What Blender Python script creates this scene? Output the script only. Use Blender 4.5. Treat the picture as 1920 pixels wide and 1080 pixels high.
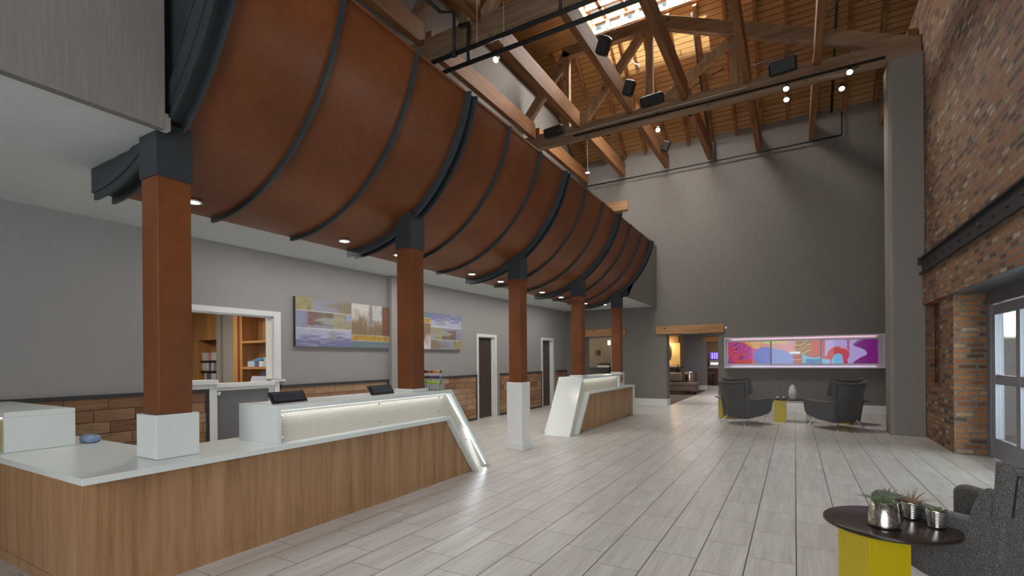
import bpy, bmesh, math, random
from mathutils import Vector, Matrix
import numpy as np
R = math.radians
random.seed(7)
S = bpy.context.scene
COL = S.collection
for o in list(bpy.data.objects): bpy.data.objects.remove(o)

# ------------------------------------------------------------------ camera
CAM_H = 1.55
cd = bpy.data.cameras.new('camera'); cam = bpy.data.objects.new('camera', cd); COL.objects.link(cam)
cd.sensor_width = 36; cd.lens = 920.74/1920*36; cd.shift_y = (674.9-540)/1920; cd.clip_start = .05; cd.clip_end = 200
ROLL = R(0.457)
cam.matrix_world = Matrix.Translation((0,0,CAM_H)) @ Matrix.Rotation(R(29.93),4,'Z') @ Matrix.Rotation(R(90),4,'X') @ Matrix.Rotation(-ROLL,4,'Z')
S.camera = cam
# ------------------------------------------------------------------ world, exposure
S.view_settings.view_transform = 'Standard'; S.view_settings.look = 'None'
S.view_settings.gamma = 1; S.view_settings.use_curve_mapping = False
S.view_settings.exposure = 0.38
w = bpy.data.worlds.new('sky'); S.world = w; w.use_nodes = True
bg = w.node_tree.nodes['Background']; bg.inputs[0].default_value = (.80,.90,1,1); bg.inputs[1].default_value = 0.5
# ------------------------------------------------------------------ sun through the roof lantern
def lamp(name, kind, loc, power, color=(1,1,1), aim=None, size=.1, size_y=None, spot=60, blend=.5):
    d = bpy.data.lights.new(name, kind); o = bpy.data.objects.new(name, d); COL.objects.link(o)
    o.location = loc; d.energy = power; d.color = color
    if kind == 'AREA':
        d.size = size
        if size_y: d.shape = 'RECTANGLE'; d.size_y = size_y
    elif kind == 'SPOT':
        d.spot_size = R(spot); d.spot_blend = blend; d.shadow_soft_size = size
    elif kind == 'POINT': d.shadow_soft_size = size
    if aim is not None:
        v = Vector(aim)-Vector(loc); o.rotation_euler = v.to_track_quat('-Z','Y').to_euler()
    return o
sun = lamp('sun','SUN',(0,0,20),42.0,(1,.93,.82),aim=(0.0,8.66,15)); sun.data.angle = R(1.0)
# added fill behind the camera; daylight of the glass doors and the roof lantern
lamp('fill_light_back','AREA',(-.2,-3.85,2.4),260,(.95,.98,1.0),aim=(-.9,10,1.6),size=4.6,size_y=3.6)  # general fill added in front of the solid front wall
lamp('window_light_door','AREA',(3.9,8.0,1.35),140,(.92,.97,1.0),aim=(0,8.0,1.2),size=3.6,size_y=2.3)
lamp('window_light_lantern','AREA',(-3.4,12.85,11.2),640,(1,.97,.93),aim=(-3.4,12.6,0),size=2.8,size_y=.9)

lamp('hall_fill_light','AREA',(-.7,3.2,8.3),140,(.96,.98,1),aim=(-.7,3.2,0),size=3.6,size_y=4.5)  # unseen overhead lamp added to brighten the near floor; no skylight there
# ------------------------------------------------------------------ mesh builder
class MB:
    def __init__(s): s.v=[]; s.f=[]
    def add(s, vs, fs):
        n=len(s.v); s.v += [tuple(v) for v in vs]; s.f += [tuple(i+n for i in f) for f in fs]; return s
    def box(s, x0,x1,y0,y1,z0,z1):
        v=[(x,y,z) for z in (z0,z1) for y in (y0,y1) for x in (x0,x1)]
        return s.add(v,[(0,2,3,1),(4,5,7,6),(0,1,5,4),(2,6,7,3),(0,4,6,2),(1,3,7,5)])
    def prism(s, pts, a0, a1, axis='X'):
        """polygon pts (2D) extruded along axis: X -> pts=(y,z); Y -> pts=(x,z); Z -> pts=(x,y)"""
        def P(p,a): return {'X':(a,p[0],p[1]),'Y':(p[0],a,p[1]),'Z':(p[0],p[1],a)}[axis]
        n=len(pts); v=[P(p,a0) for p in pts]+[P(p,a1) for p in pts]
        return s.add(v,[tuple(range(n))[::-1],tuple(range(n,2*n))]+[(i,(i+1)%n,n+(i+1)%n,n+i) for i in range(n)])
    def tube(s, pts, r, n=10, caps=True):
        pts=[Vector(p) for p in pts]; rr = r if isinstance(r,(list,tuple)) else [r]*len(pts)
        rings=[]; up=None
        for i,p in enumerate(pts):
            d=(pts[min(i+1,len(pts)-1)]-pts[max(i-1,0)]).normalized()
            if up is None: up = Vector((0,0,1)) if abs(d.z)<.9 else Vector((1,0,0))
            a=d.cross(up).normalized(); b=d.cross(a).normalized(); up=-b if False else up
            rings.append([p+(a*math.cos(2*math.pi*k/n)+b*math.sin(2*math.pi*k/n))*rr[i] for k in range(n)])
        v=[q for r_ in rings for q in r_]; f=[]
        for i in range(len(rings)-1):
            for k in range(n): f.append((i*n+k,i*n+(k+1)%n,(i+1)*n+(k+1)%n,(i+1)*n+k))
        if caps: f += [tuple(range(n))[::-1], tuple(range((len(rings)-1)*n,len(rings)*n))]
        return s.add(v,f)
    def lathe(s, prof, n=24, c=(0,0,0)):
        v=[]; f=[]
        for r,z in prof:
            for k in range(n): v.append((c[0]+r*math.cos(2*math.pi*k/n),c[1]+r*math.sin(2*math.pi*k/n),c[2]+z))
        m=len(prof)
        for i in range(m-1):
            for k in range(n): f.append((i*n+k,i*n+(k+1)%n,(i+1)*n+(k+1)%n,(i+1)*n+k))
        f += [tuple(range(n))[::-1], tuple(range((m-1)*n,m*n))]
        return s.add(v,f)
    def beam(s, p, q, wd, h):
        """rectangular bar p->q; wd is the horizontal width, h the other dimension"""
        p=Vector(p); q=Vector(q); d=(q-p).normalized(); up=Vector((0,0,1)) if abs(d.z)<.98 else Vector((0,1,0))
        a=d.cross(up).normalized(); b=a.cross(d).normalized()
        v=[c+a*sa*wd/2+b*sb*h/2 for c in (p,q) for sb in (-1,1) for sa in (-1,1)]
        return s.add(v,[(0,1,3,2),(4,6,7,5),(0,4,5,1),(2,3,7,6),(0,2,6,4),(1,5,7,3)])
    def tf(s, M): s.v=[tuple(M@Vector(v)) for v in s.v]; return s
    def build(s, name, mat, parent=None, smooth=False, bevel=0, subsurf=0, segs=2):
        me=bpy.data.meshes.new(name); me.from_pydata(s.v,[],s.f); me.update()
        bm=bmesh.new(); bm.from_mesh(me); bmesh.ops.recalc_face_normals(bm,faces=bm.faces); bm.to_mesh(me); bm.free()
        o=bpy.data.objects.new(name,me); COL.objects.link(o)
        if mat: me.materials.append(mat)
        if smooth:
            for p in me.polygons: p.use_smooth=True
        if bevel:
            m=o.modifiers.new('bevel','BEVEL'); m.width=bevel; m.segments=segs; m.limit_method='ANGLE'; m.angle_limit=R(35)
            if not smooth:
                for p in me.polygons: p.use_smooth=True
                m.harden_normals=True
        if subsurf:
            m=o.modifiers.new('sub','SUBSURF'); m.levels=subsurf; m.render_levels=subsurf
        if parent: o.parent=parent
        return o
def tag(o,label=None,cat=None,group=None,kind=None):
    if label: o['label']=label
    if cat: o['category']=cat
    if group: o['group']=group
    if kind: o['kind']=kind
    return o
def thing(name,label,cat,loc=(0,0,0),rz=0,group=None):
    o=bpy.data.objects.new(name,None); COL.objects.link(o); o.empty_display_size=.1
    o.location=loc; o.rotation_euler=(0,0,rz); return tag(o,label,cat,group)
def children(o): return [c for c in bpy.data.objects if c.parent==o]
def dup(root, loc=None, rz=None, label=None, group=None):
    kids={}
    for c in bpy.data.objects:
        if c.parent: kids.setdefault(c.parent.name,[]).append(c)
    def cp(o,par):
        n=o.copy(); COL.objects.link(n); n.parent=par
        for ch in kids.get(o.name,[]): cp(ch,n)
        return n
    r=cp(root,None)
    if loc is not None: r.location=loc
    if rz is not None: r.rotation_euler=(0,0,rz)
    if label: r['label']=label
    if group: r['group']=group
    return r
def structure(name, mb, mat, parent=None, bevel=0, label=None):
    o=mb.build(name,mat,parent,bevel=bevel)
    if not parent: o['kind']='structure'
    if label: o['label']=label
    return o
def B(*a): return MB().box(*a)

# ------------------------------------------------------------------ materials
class NT:
    def __init__(s,name,rough=.5,metal=0,color=None,spec=.5):
        s.m=bpy.data.materials.new(name); s.m.use_nodes=True; s.t=s.m.node_tree; s.n=s.t.nodes; s.l=s.t.links
        s.b=s.n['Principled BSDF']; s.b.inputs['Roughness'].default_value=rough; s.b.inputs['Metallic'].default_value=metal
        s.b.inputs['Specular IOR Level'].default_value=spec
        if color: s.b.inputs['Base Color'].default_value=(*color,1)
    def node(s,t,**k):
        n=s.n.new(t)
        for a,b in k.items(): setattr(n,a,b)
        return n
    def link(s,a,b): s.l.new(a,b)
    def geo(s):
        return s.node('ShaderNodeNewGeometry').outputs['Position']
    def objc(s): return s.node('ShaderNodeTexCoord').outputs['Object']
    def map(s,src,scale=(1,1,1),rot=(0,0,0),loc=(0,0,0)):
        m=s.node('ShaderNodeMapping'); m.inputs['Scale'].default_value=scale; m.inputs['Rotation'].default_value=rot; m.inputs['Location'].default_value=loc
        s.link(src,m.inputs['Vector']); return m.outputs[0]
    def noise(s,src,scale=5,detail=4,rough=.6,dim='3D',dist=0):
        n=s.node('ShaderNodeTexNoise'); n.inputs['Scale'].default_value=scale; n.inputs['Detail'].default_value=detail; n.inputs['Roughness'].default_value=rough; n.inputs['Distortion'].default_value=dist
        s.link(src,n.inputs['Vector']); return n.outputs['Fac']
    def ramp(s,fac,stops):
        r=s.node('ShaderNodeValToRGB'); e=r.color_ramp.elements
        while len(e)<len(stops): e.new(.5)
        for el,(p,c) in zip(e,stops): el.position=p; el.color=(*c,1) if len(c)==3 else c
        s.link(fac,r.inputs[0]); return r.outputs[0]
    def mix(s,fac,a,b,mode='MIX'):
        m=s.node('ShaderNodeMix',data_type='RGBA',blend_type=mode)
        for i,x in ((0,fac),(6,a),(7,b)):
            if isinstance(x,(int,float)): m.inputs[i].default_value=x
            elif isinstance(x,tuple): m.inputs[i].default_value=(*x,1)
            else: s.link(x,m.inputs[i])
        return m.outputs[2]
    def math(s,op,a,b=None,c=None):
        m=s.node('ShaderNodeMath',operation=op)
        for i,x in enumerate((a,b,c)):
            if x is None: continue
            if isinstance(x,(int,float)): m.inputs[i].default_value=x
            else: s.link(x,m.inputs[i])
        return m.outputs[0]
    def sep(s,v):
        n=s.node('ShaderNodeSeparateXYZ'); s.link(v,n.inputs[0]); return n.outputs
    def comb(s,x=0,y=0,z=0):
        n=s.node('ShaderNodeCombineXYZ')
        for i,a in enumerate((x,y,z)):
            if isinstance(a,(int,float)): n.inputs[i].default_value=a
            else: s.link(a,n.inputs[i])
        return n.outputs[0]
    def color(s,c): s.link(c,s.b.inputs['Base Color']); return s
    def bump(s,h,strength=.3,dist=.01):
        b=s.node('ShaderNodeBump'); b.inputs['Strength'].default_value=strength; b.inputs['Distance'].default_value=dist
        s.link(h,b.inputs['Height']); s.link(b.outputs[0],s.b.inputs['Normal']); return s
    def rough(s,r): s.link(r,s.b.inputs['Roughness']); return s
def plain(name,c,rough=.5,metal=0,var=.06,scale=8,spec=.5):
    t=NT(name,rough,metal,spec=spec); n=t.noise(t.objc(),scale,3)
    lo=tuple(x*(1-var) for x in c); hi=tuple(min(1,x*(1+var)) for x in c)
    return t.color(t.ramp(n,[(.3,lo),(.7,hi)])).m
def emit(name,c,strength):
    t=NT(name,.5,color=c); t.b.inputs['Emission Color'].default_value=(*c,1); t.b.inputs['Emission Strength'].default_value=strength; return t.m

def mat_floor():
    t=NT('floor_tile',.28,spec=.5); x,y,z=t.sep(t.geo())[:3]
    W,L=.332,.672
    xr=t.math('DIVIDE',x,W); row=t.math('FLOOR',xr); fx=t.math('FRACT',xr)
    yo=t.math('ADD',t.math('ADD',y,-4.68),t.math('MULTIPLY',row,.224)); yr=t.math('DIVIDE',yo,L); cy=t.math('FLOOR',yr); fy=t.math('FRACT',yr)
    dx=t.math('MULTIPLY',t.math('MINIMUM',fx,t.math('SUBTRACT',1,fx)),W); dy=t.math('MULTIPLY',t.math('MINIMUM',fy,t.math('SUBTRACT',1,fy)),L)
    jx=t.math('LESS_THAN',dx,.0042); jy=t.math('LESS_THAN',dy,.0034)
    wn=t.node('ShaderNodeTexWhiteNoise',noise_dimensions='2D'); t.link(t.comb(row,cy),wn.inputs['Vector'])
    off=t.math('MULTIPLY',wn.outputs['Value'],37.0)
    v=t.comb(t.math('ADD',t.math('MULTIPLY',x,38),off),t.math('ADD',t.math('MULTIPLY',y,1.6),off),0)
    g=t.noise(v,1.0,5,.65,dist=.25)
    v2=t.comb(t.math('ADD',t.math('MULTIPLY',x,9),off),t.math('ADD',t.math('MULTIPLY',y,.7),off),3); g2=t.noise(v2,1,3)
    c=t.ramp(t.math('ADD',t.math('MULTIPLY',g,.55),t.math('MULTIPLY',g2,.45)),[(.34,(.36,.34,.318)),(.5,(.50,.485,.465)),(.68,(.63,.62,.60))])
    c=t.mix(t.math('MULTIPLY',wn.outputs['Value'],.34),c,(.43,.41,.385))
    c=t.mix(t.math('MULTIPLY',jy,.85),c,(.09,.075,.065)); c=t.mix(jx,c,(.035,.03,.027))
    t.color(c); t.rough(t.math('ADD',.26,t.math('MULTIPLY',g,.16))); 
    t.bump(t.math('SUBTRACT',1,t.math('MAXIMUM',jx,jy)),.25,.002); return t.m
def mat_wall(name,c,streak=1.0,rough=.85):
    t=NT(name,rough,spec=.3); p=t.geo(); x,y,z=t.sep(p)[:3]
    h=t.math('ADD',x,y)
    a=t.noise(t.comb(t.math('MULTIPLY',h,60),t.math('MULTIPLY',z,2.2),0),1,3,.7)
    b=t.noise(t.comb(t.math('MULTIPLY',h,8),t.math('MULTIPLY',z,55),5),1,2,.7)
    k=t.math('ADD',t.math('MULTIPLY',a,.7),t.math('MULTIPLY',b,.3))
    s=.16*streak
    t.color(t.ramp(k,[(.3,tuple(v*(1-s) for v in c)),(.7,tuple(v*(1+s) for v in c))])); t.bump(k,.10*streak,.004); return t.m
def mat_brick(name,u='y',dark=1.0,bw=.235,bh=.084,mort=.024):
    t=NT(name,.85,spec=.3); x,y,z=t.sep(t.geo())[:3]; h={'y':y,'x':x}[u]
    wob=t.noise(t.comb(t.math('MULTIPLY',h,3),t.math('MULTIPLY',z,3),0),1,3)
    z2=t.math('ADD',z,t.math('MULTIPLY',t.math('ADD',wob,-.5),.02))
    rw=t.math('FLOOR',t.math('DIVIDE',z2,bh))
    wr=t.node('ShaderNodeTexWhiteNoise',noise_dimensions='1D'); t.link(rw,wr.inputs['W'])
    hh=t.math('ADD',h,t.math('MULTIPLY',wr.outputs['Value'],bw))
    col=t.math('FLOOR',t.math('DIVIDE',hh,bw)); fx=t.math('FRACT',t.math('DIVIDE',hh,bw)); fz=t.math('FRACT',t.math('DIVIDE',z2,bh))
    edge=t.noise(t.comb(t.math('MULTIPLY',h,30),t.math('MULTIPLY',z,30),2),1,3)
    mm=t.math('ADD',mort*.5,t.math('MULTIPLY',t.math('ADD',edge,-.4),mort*1.3))
    dx=t.math('MULTIPLY',t.math('MINIMUM',fx,t.math('SUBTRACT',1,fx)),bw); dz=t.math('MULTIPLY',t.math('MINIMUM',fz,t.math('SUBTRACT',1,fz)),bh)
    mo=t.math('LESS_THAN',t.math('MINIMUM',dx,dz),mm)
    wn=t.node('ShaderNodeTexWhiteNoise',noise_dimensions='2D'); t.link(t.comb(col,rw),wn.inputs['Vector'])
    d=dark
    c=t.ramp(wn.outputs['Value'],[(0,(.075*d,.040*d,.030*d)),(.15,(.16*d,.060*d,.032*d)),(.4,(.36*d,.125*d,.040*d)),(.65,(.44*d,.185*d,.055*d)),(.85,(.40*d,.215*d,.10*d)),(1,(.55*d,.44*d,.30*d))])
    n1=t.noise(t.comb(t.math('MULTIPLY',h,22),t.math('MULTIPLY',z,34),7),1,5,.7)
    c=t.mix(t.math('MULTIPLY',t.ramp(n1,[(.35,(1,1,1)),(.6,(0,0,0))]),.45),c,(.10*d,.06*d,.045*d))
    big=t.noise(t.comb(t.math('MULTIPLY',h,1.2),t.math('MULTIPLY',z,1.2),9),1,3)
    c=t.mix(t.math('MULTIPLY',big,.35),c,(.22*d,.15*d,.11*d))
    wh=t.ramp(t.noise(t.comb(t.math('MULTIPLY',h,24),t.math('MULTIPLY',z,34),12),1,4),[(.70,(0,0,0)),(.74,(1,1,1))])
    c=t.mix(t.math('MULTIPLY',wh,.6),c,(.62*d,.56*d,.50*d))
    c=t.mix(mo,c,t.ramp(n1,[(.3,(.12*d,.105*d,.085*d)),(.7,(.235*d,.21*d,.175*d))]))
    t.color(c); t.bump(t.math('ADD',t.math('SUBTRACT',1,mo),t.math('MULTIPLY',n1,.5)),.6,.012); return t.m
def mat_blocks():
    t=NT('reclaimed_wood_blocks',.75,spec=.3); x,y,z=t.sep(t.geo())[:3]; bw,bh=.42,.142
    rw=t.math('FLOOR',t.math('DIVIDE',z,bh)); wr=t.node('ShaderNodeTexWhiteNoise',noise_dimensions='1D'); t.link(rw,wr.inputs['W'])
    hh=t.math('ADD',y,t.math('MULTIPLY',wr.outputs['Value'],bw)); q=t.math('DIVIDE',hh,bw); col=t.math('FLOOR',q); fx=t.math('FRACT',q); fz=t.math('FRACT',t.math('DIVIDE',z,bh))
    dx=t.math('MULTIPLY',t.math('MINIMUM',fx,t.math('SUBTRACT',1,fx)),bw); dz=t.math('MULTIPLY',t.math('MINIMUM',fz,t.math('SUBTRACT',1,fz)),bh)
    jo=t.math('LESS_THAN',t.math('MINIMUM',dx,dz),.0035)
    wn=t.node('ShaderNodeTexWhiteNoise',noise_dimensions='2D'); t.link(t.comb(col,rw),wn.inputs['Vector'])
    off=t.math('MULTIPLY',wn.outputs['Value'],20)
    g=t.noise(t.comb(t.math('MULTIPLY',y,5),t.math('ADD',t.math('MULTIPLY',z,60),off),off),1,5,.7)
    saw=t.noise(t.comb(t.math('MULTIPLY',y,70),t.math('MULTIPLY',z,6),off),1,2)
    c=t.ramp(wn.outputs['Value'],[(0,(.24,.13,.085)),(.35,(.36,.20,.11)),(.7,(.42,.27,.17)),(1,(.50,.34,.22))])
    c=t.mix(.65,c,t.ramp(g,[(.25,(.12,.10,.08)),(.55,(.8,.75,.7)),(.8,(1,1,1))]),'MULTIPLY')
    c=t.mix(t.math('MULTIPLY',t.ramp(saw,[(.5,(0,0,0)),(.75,(1,1,1))]),.35),c,(.14,.10,.08))
    c=t.mix(jo,c,(.03,.02,.015)); t.color(c)
    t.bump(t.math('ADD',t.math('MULTIPLY',t.math('SUBTRACT',1,jo),1.0),t.math('ADD',t.math('MULTIPLY',wn.outputs['Value'],1.5),t.math('MULTIPLY',g,.3))),.5,.01); return t.m
def mat_wood(name,dark,mid,light,axis='z',scale=1.0,rough=.55,knots=0,fine=40,spec=.4):
    """long grain along the axis, in object coordinates"""
    t=NT(name,rough,spec=spec); x,y,z=t.sep(t.objc())[:3]
    a={'x':(x,y,z),'y':(y,x,z),'z':(z,x,y)}[axis]
    v=t.comb(t.math('MULTIPLY',a[0],1.2*scale),t.math('MULTIPLY',a[1],fine*scale),t.math('MULTIPLY',a[2],fine*scale))
    g=t.noise(v,1,5,.65,dist=.4)
    v2=t.comb(t.math('MULTIPLY',a[0],.35*scale),t.math('MULTIPLY',a[1],6*scale),t.math('MULTIPLY',a[2],6*scale)); g2=t.noise(v2,1,3)
    k=t.math('ADD',t.math('MULTIPLY',g,.6),t.math('MULTIPLY',g2,.4))
    c=t.ramp(k,[(.33,dark),(.5,mid),(.67,light)])
    if knots:
        vo=t.node('ShaderNodeTexVoronoi'); vo.inputs['Scale'].default_value=knots; t.link(t.comb(t.math('MULTIPLY',a[0],.6),a[1],a[2]),vo.inputs['Vector'])
        kn=t.ramp(vo.outputs['Distance'],[(.07,(1,1,1)),(.13,(0,0,0))]); c=t.mix(t.math('MULTIPLY',kn,.75),c,tuple(v*.3 for v in dark))
    t.color(c); t.bump(g,.12,.004); return t.m
def mat_deck():
    t=NT('pine_roof_boards',.6,spec=.3); x,y,z=t.sep(t.geo())[:3]; bw=.115
    s=t.math('DIVIDE',y,bw); row=t.math('FLOOR',s); fr=t.math('FRACT',s)
    jo=t.math('LESS_THAN',t.math('MINIMUM',fr,t.math('SUBTRACT',1,fr)),.05)
    wn=t.node('ShaderNodeTexWhiteNoise',noise_dimensions='1D'); t.link(row,wn.inputs['W']); off=t.math('MULTIPLY',wn.outputs['Value'],30)
    g=t.noise(t.comb(t.math('ADD',t.math('MULTIPLY',x,1.3),off),t.math('MULTIPLY',y,45),t.math('MULTIPLY',z,10)),1,5,.65,dist=.3)
    c=t.ramp(g,[(.3,(.30,.155,.06)),(.5,(.46,.265,.11)),(.7,(.60,.38,.17))])
    c=t.mix(t.math('MULTIPLY',wn.outputs['Value'],.35),c,(.34,.155,.05))
    vo=t.node('ShaderNodeTexVoronoi'); vo.inputs['Scale'].default_value=2.6; t.link(t.comb(x,t.math('MULTIPLY',row,.37),off),vo.inputs['Vector'])
    c=t.mix(t.math('MULTIPLY',t.ramp(vo.outputs['Distance'],[(.05,(1,1,1)),(.11,(0,0,0))]),.8),c,(.09,.035,.015))
    c=t.mix(jo,c,(.05,.022,.01)); t.color(c); return t.m
def mat_perf():
    t=NT('perforated_ivory_panel',.5,color=(.62,.58,.48)); x,y,z=t.sep(t.geo())[:3]; p=.018
    def cell(a,b): 
        u=t.math('ADD',t.math('FRACT',t.math('DIVIDE',a,p)),-.5); v=t.math('ADD',t.math('FRACT',t.math('DIVIDE',b,p)),-.5)
        return t.math('SQRT',t.math('ADD',t.math('MULTIPLY',u,u),t.math('MULTIPLY',v,v)))
    h=t.math('LESS_THAN',cell(t.math('ADD',x,y),z),.27)
    t.color(t.mix(h,(.70,.66,.56),(.27,.245,.19))); t.bump(t.math('SUBTRACT',1,h),.6,.006); return t.m
def mat_fabric(name,c,fleck=.5,scale=260):
    t=NT(name,.95,spec=.15); o=t.objc(); n=t.noise(o,scale,2,.8); n2=t.noise(o,scale*.35,2,.6); n3=t.noise(o,3,3)
    cc=t.ramp(n,[(.36,tuple(v*.45 for v in c)),(.52,c),(.68,tuple(min(1,v*(1+2.6*fleck)+.08*fleck) for v in c))])
    cc=t.mix(t.math('MULTIPLY',n3,.25),cc,tuple(v*.75 for v in c)); t.color(cc)
    t.bump(t.math('ADD',n,t.math('MULTIPLY',n2,.6)),.45,.002); t.b.inputs['Sheen Weight'].default_value=.2; return t.m
def mat_rust():
    t=NT('rust_painted_steel',.38,spec=.32); p=t.geo(); n=t.noise(p,1.3,4,.6); n2=t.noise(p,14,4,.7)
    k=t.math('ADD',t.math('MULTIPLY',n,.65),t.math('MULTIPLY',n2,.35))
    t.color(t.ramp(k,[(.35,(.120,.038,.011)),(.5,(.160,.050,.015)),(.66,(.205,.066,.020))])); t.rough(t.math('ADD',.30,t.math('MULTIPLY',n2,.18))); return t.m
def mat_glass(f0=.03,f1=.5,nm='clear_glass'):
    t=NT(nm,.02); n=t.n; out=n['Material Output']; tr=t.node('ShaderNodeBsdfTransparent'); tr.inputs[0].default_value=(.93,.97,.96,1)
    gl=t.node('ShaderNodeBsdfGlossy'); gl.inputs['Roughness'].default_value=.03
    fr=t.node('ShaderNodeLayerWeight'); fr.inputs['Blend'].default_value=.5; ff=t.math('ADD',f0,t.math('MULTIPLY',t.math('POWER',fr.outputs['Facing'],4.0),f1))
    mx=t.node('ShaderNodeMixShader'); t.link(ff,mx.inputs[0]); t.link(tr.outputs[0],mx.inputs[1]); t.link(gl.outputs[0],mx.inputs[2]); t.link(mx.outputs[0],out.inputs[0])
    return t.m
def mat_vcol(name,emission=0,rough=.6):
    t=NT(name,rough); a=t.node('ShaderNodeAttribute'); a.attribute_name='paint'
    t.color(a.outputs['Color'])
    if emission: t.link(a.outputs['Color'],t.b.inputs['Emission Color']); t.b.inputs['Emission Strength'].default_value=emission
    return t.m
M=dict(
 floor=mat_floor(),
 taupe=mat_wall('woven_taupe_wallcovering',(.195,.182,.168)),
 lgrey=mat_wall('smooth_grey_wall',(.30,.287,.285),.35),
 ceil=plain('white_ceiling_paint',(.60,.64,.64),.9,var=.03),
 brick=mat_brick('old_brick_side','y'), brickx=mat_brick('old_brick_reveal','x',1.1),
 brickd=mat_brick('dark_recess_brick','y',.55),  # wall brick in a darker tone, used on the recessed face
 blocks=mat_blocks(),
 darktrim=plain('dark_trim',(.035,.035,.04),.45),
 rust=mat_rust(), steel=plain('dark_blue_grey_steel',(.036,.046,.054),.42,.2,var=.15),
 steelb=plain('charcoal_beam_steel',(.040,.040,.046),.5,.3,var=.15),
 white=plain('white_solid_surface',(.68,.73,.72),.22,var=.015), whitep=plain('white_paint',(.70,.71,.72),.4,var=.02),
 deskwood=mat_wood('vertical_grain_walnut',(.21,.105,.047),(.35,.195,.094),(.44,.265,.138),'z',.8,.42,fine=26),
 shelfwood=mat_wood('warm_oak_veneer',(.30,.135,.045),(.42,.21,.08),(.5,.27,.11),'z',1,.5,fine=24),
 fir=mat_wood('old_fir_beam_y',(.15,.060,.020),(.25,.110,.040),(.34,.165,.070),'y',.8,.7,fine=14),
 firx=mat_wood('weathered_truss_timber',(.17,.105,.06),(.30,.20,.125),(.42,.30,.20),'x',.8,.75,knots=3,fine=14),
 firz=mat_wood('weathered_truss_timber_upright',(.22,.14,.075),(.40,.27,.16),(.52,.38,.24),'z',.8,.75,knots=3,fine=14),
 lintel=mat_wood('pine_lintel',(.24,.12,.05),(.40,.22,.10),(.50,.30,.15),'x',.9,.7,knots=4,fine=16),
 deck=mat_deck(), perf=mat_perf(), glass=mat_glass(),
 led=emit('led_strip',(.86,.9,1.0),2.0), bulb=emit('lamp_face',(1,.96,.88),22.0), warmbulb=emit('warm_lamp',(1,.72,.38),6.0),
 black=plain('matt_black_plastic',(.012,.012,.014),.45), pipe=plain('dark_pipe',(.04,.042,.045),.5,.4),
 dkdoor=plain('dark_brown_door',(.052,.034,.026),.45,var=.12,scale=3),
 chair=mat_fabric('charcoal_upholstery',(.10,.097,.10),.35,220), tweed=mat_fabric('grey_tweed_upholstery',(.085,.082,.082),1.0,230),
 chrome=NT('chrome',.12,1,(.75,.75,.76)).m, tabletop=plain('espresso_table_top',(.028,.018,.015),.22,var=.2),
 yellow=plain('yellow_lacquer',(.56,.44,.0),.28,var=.02), alu=plain('door_aluminium',(.27,.28,.33),.42,.25,var=.03),
 greydoor=plain('grey_metal_door',(.16,.16,.175),.4,.2,var=.04), soffit=plain('grey_entrance_soffit',(.12,.12,.135),.5,.1),
 leather=plain('brown_leather',(.12,.085,.07),.38,var=.15), carpet=plain('brown_carpet',(.095,.07,.055),.95,var=.15,scale=30),
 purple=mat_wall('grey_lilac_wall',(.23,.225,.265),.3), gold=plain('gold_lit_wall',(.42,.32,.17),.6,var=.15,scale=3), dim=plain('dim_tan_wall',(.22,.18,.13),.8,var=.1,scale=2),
 plaster=mat_wall('rough_plaster_pier',(.285,.268,.25),.6), cable=plain('pale_conduit',(.7,.68,.62),.5), tan=plain('tan_timber',(.30,.19,.10),.7),
)

# ================================================================== SETTING
WL=-7.19; WE=16.4; XB=2.2; ZC=3.28
structure('floor', B(-12,3.4,-4.2,40,-.12,0), M['floor'])
structure('ceiling', MB().box(WL-.2,-3.97,-4.2,1.845,ZC,ZC+.12).box(-5.24,-4.03,1.845,1.915,ZC,ZC+.12).box(WL-.2,-5.24,1.845,13.22,ZC,ZC+.12).box(WL-.2,-3.93,13.22,WE,ZC,ZC+.12), M['ceil'])
# left wall of the reception (openings: shop window, dutch door, two doors)
mb=MB()
def wallseg(mb,x0,x1,holes,y0,y1,z0,z1):
    """wall slab in the YZ plane, with rectangular holes (ya,yb,za,zb)"""
    ys=sorted({y0,y1,*[h[0] for h in holes],*[h[1] for h in holes]}); zs=sorted({z0,z1,*[h[2] for h in holes],*[h[3] for h in holes]})
    for a,b in zip(ys,ys[1:]):
        for c,d in zip(zs,zs[1:]):
            if any(h[0]<=(a+b)/2<=h[1] and h[2]<=(c+d)/2<=h[3] for h in holes): continue
            mb.box(x0,x1,a,b,c,d)
    return mb
D1=(10.70,11.50); D2=(14.47,15.22)
wallseg(mb,WL-.15,WL,[(3.33,4.87,1.28,2.27),(3.95,4.87,0,1.3),(D1[0],D1[1],0,2.17),(D2[0],D2[1],0,2.20)],-4.2,WE,0,ZC)
structure('wall_left',mb,M['lgrey'])
# bulkhead face above the low ceiling, parapet to the roof void
mb=MB().box(-4.03,-3.96,-4.2,1.845,ZC-.03,5.26).box(-4.01,-3.92,13.22,WE,ZC-.02,5.26)
structure('wall_bulkhead',mb,M['taupe'])
# end wall with two openings
mb=MB()
HA=(-3.62,-2.06,0,2.34); HB=(-6.45,-5.12,0,2.31); HU=(-6.3,-5.06,5.3,6.62)
xs=sorted({-7.4,3.0,HA[0],HA[1],HB[0],HB[1],HU[0],HU[1]}); zs=sorted({0,8.52,2.34,2.31,5.3,6.62})
for a,b in zip(xs,xs[1:]):
    for c_,d_ in zip(zs,zs[1:]):
        mx,mz=(a+b)/2,(c_+d_)/2
        if any(h[0]<mx<h[1] and h[2]<mz<h[3] for h in (HA,HB,HU)): continue
        mb.box(a,b,WE,WE+.42,c_,d_)
structure('wall_back',mb,M['taupe'])
structure('wall_upper_left',B(-6.95,-6.75,-4.2,WE+.3,3.4,9.74),M['taupe'])
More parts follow.
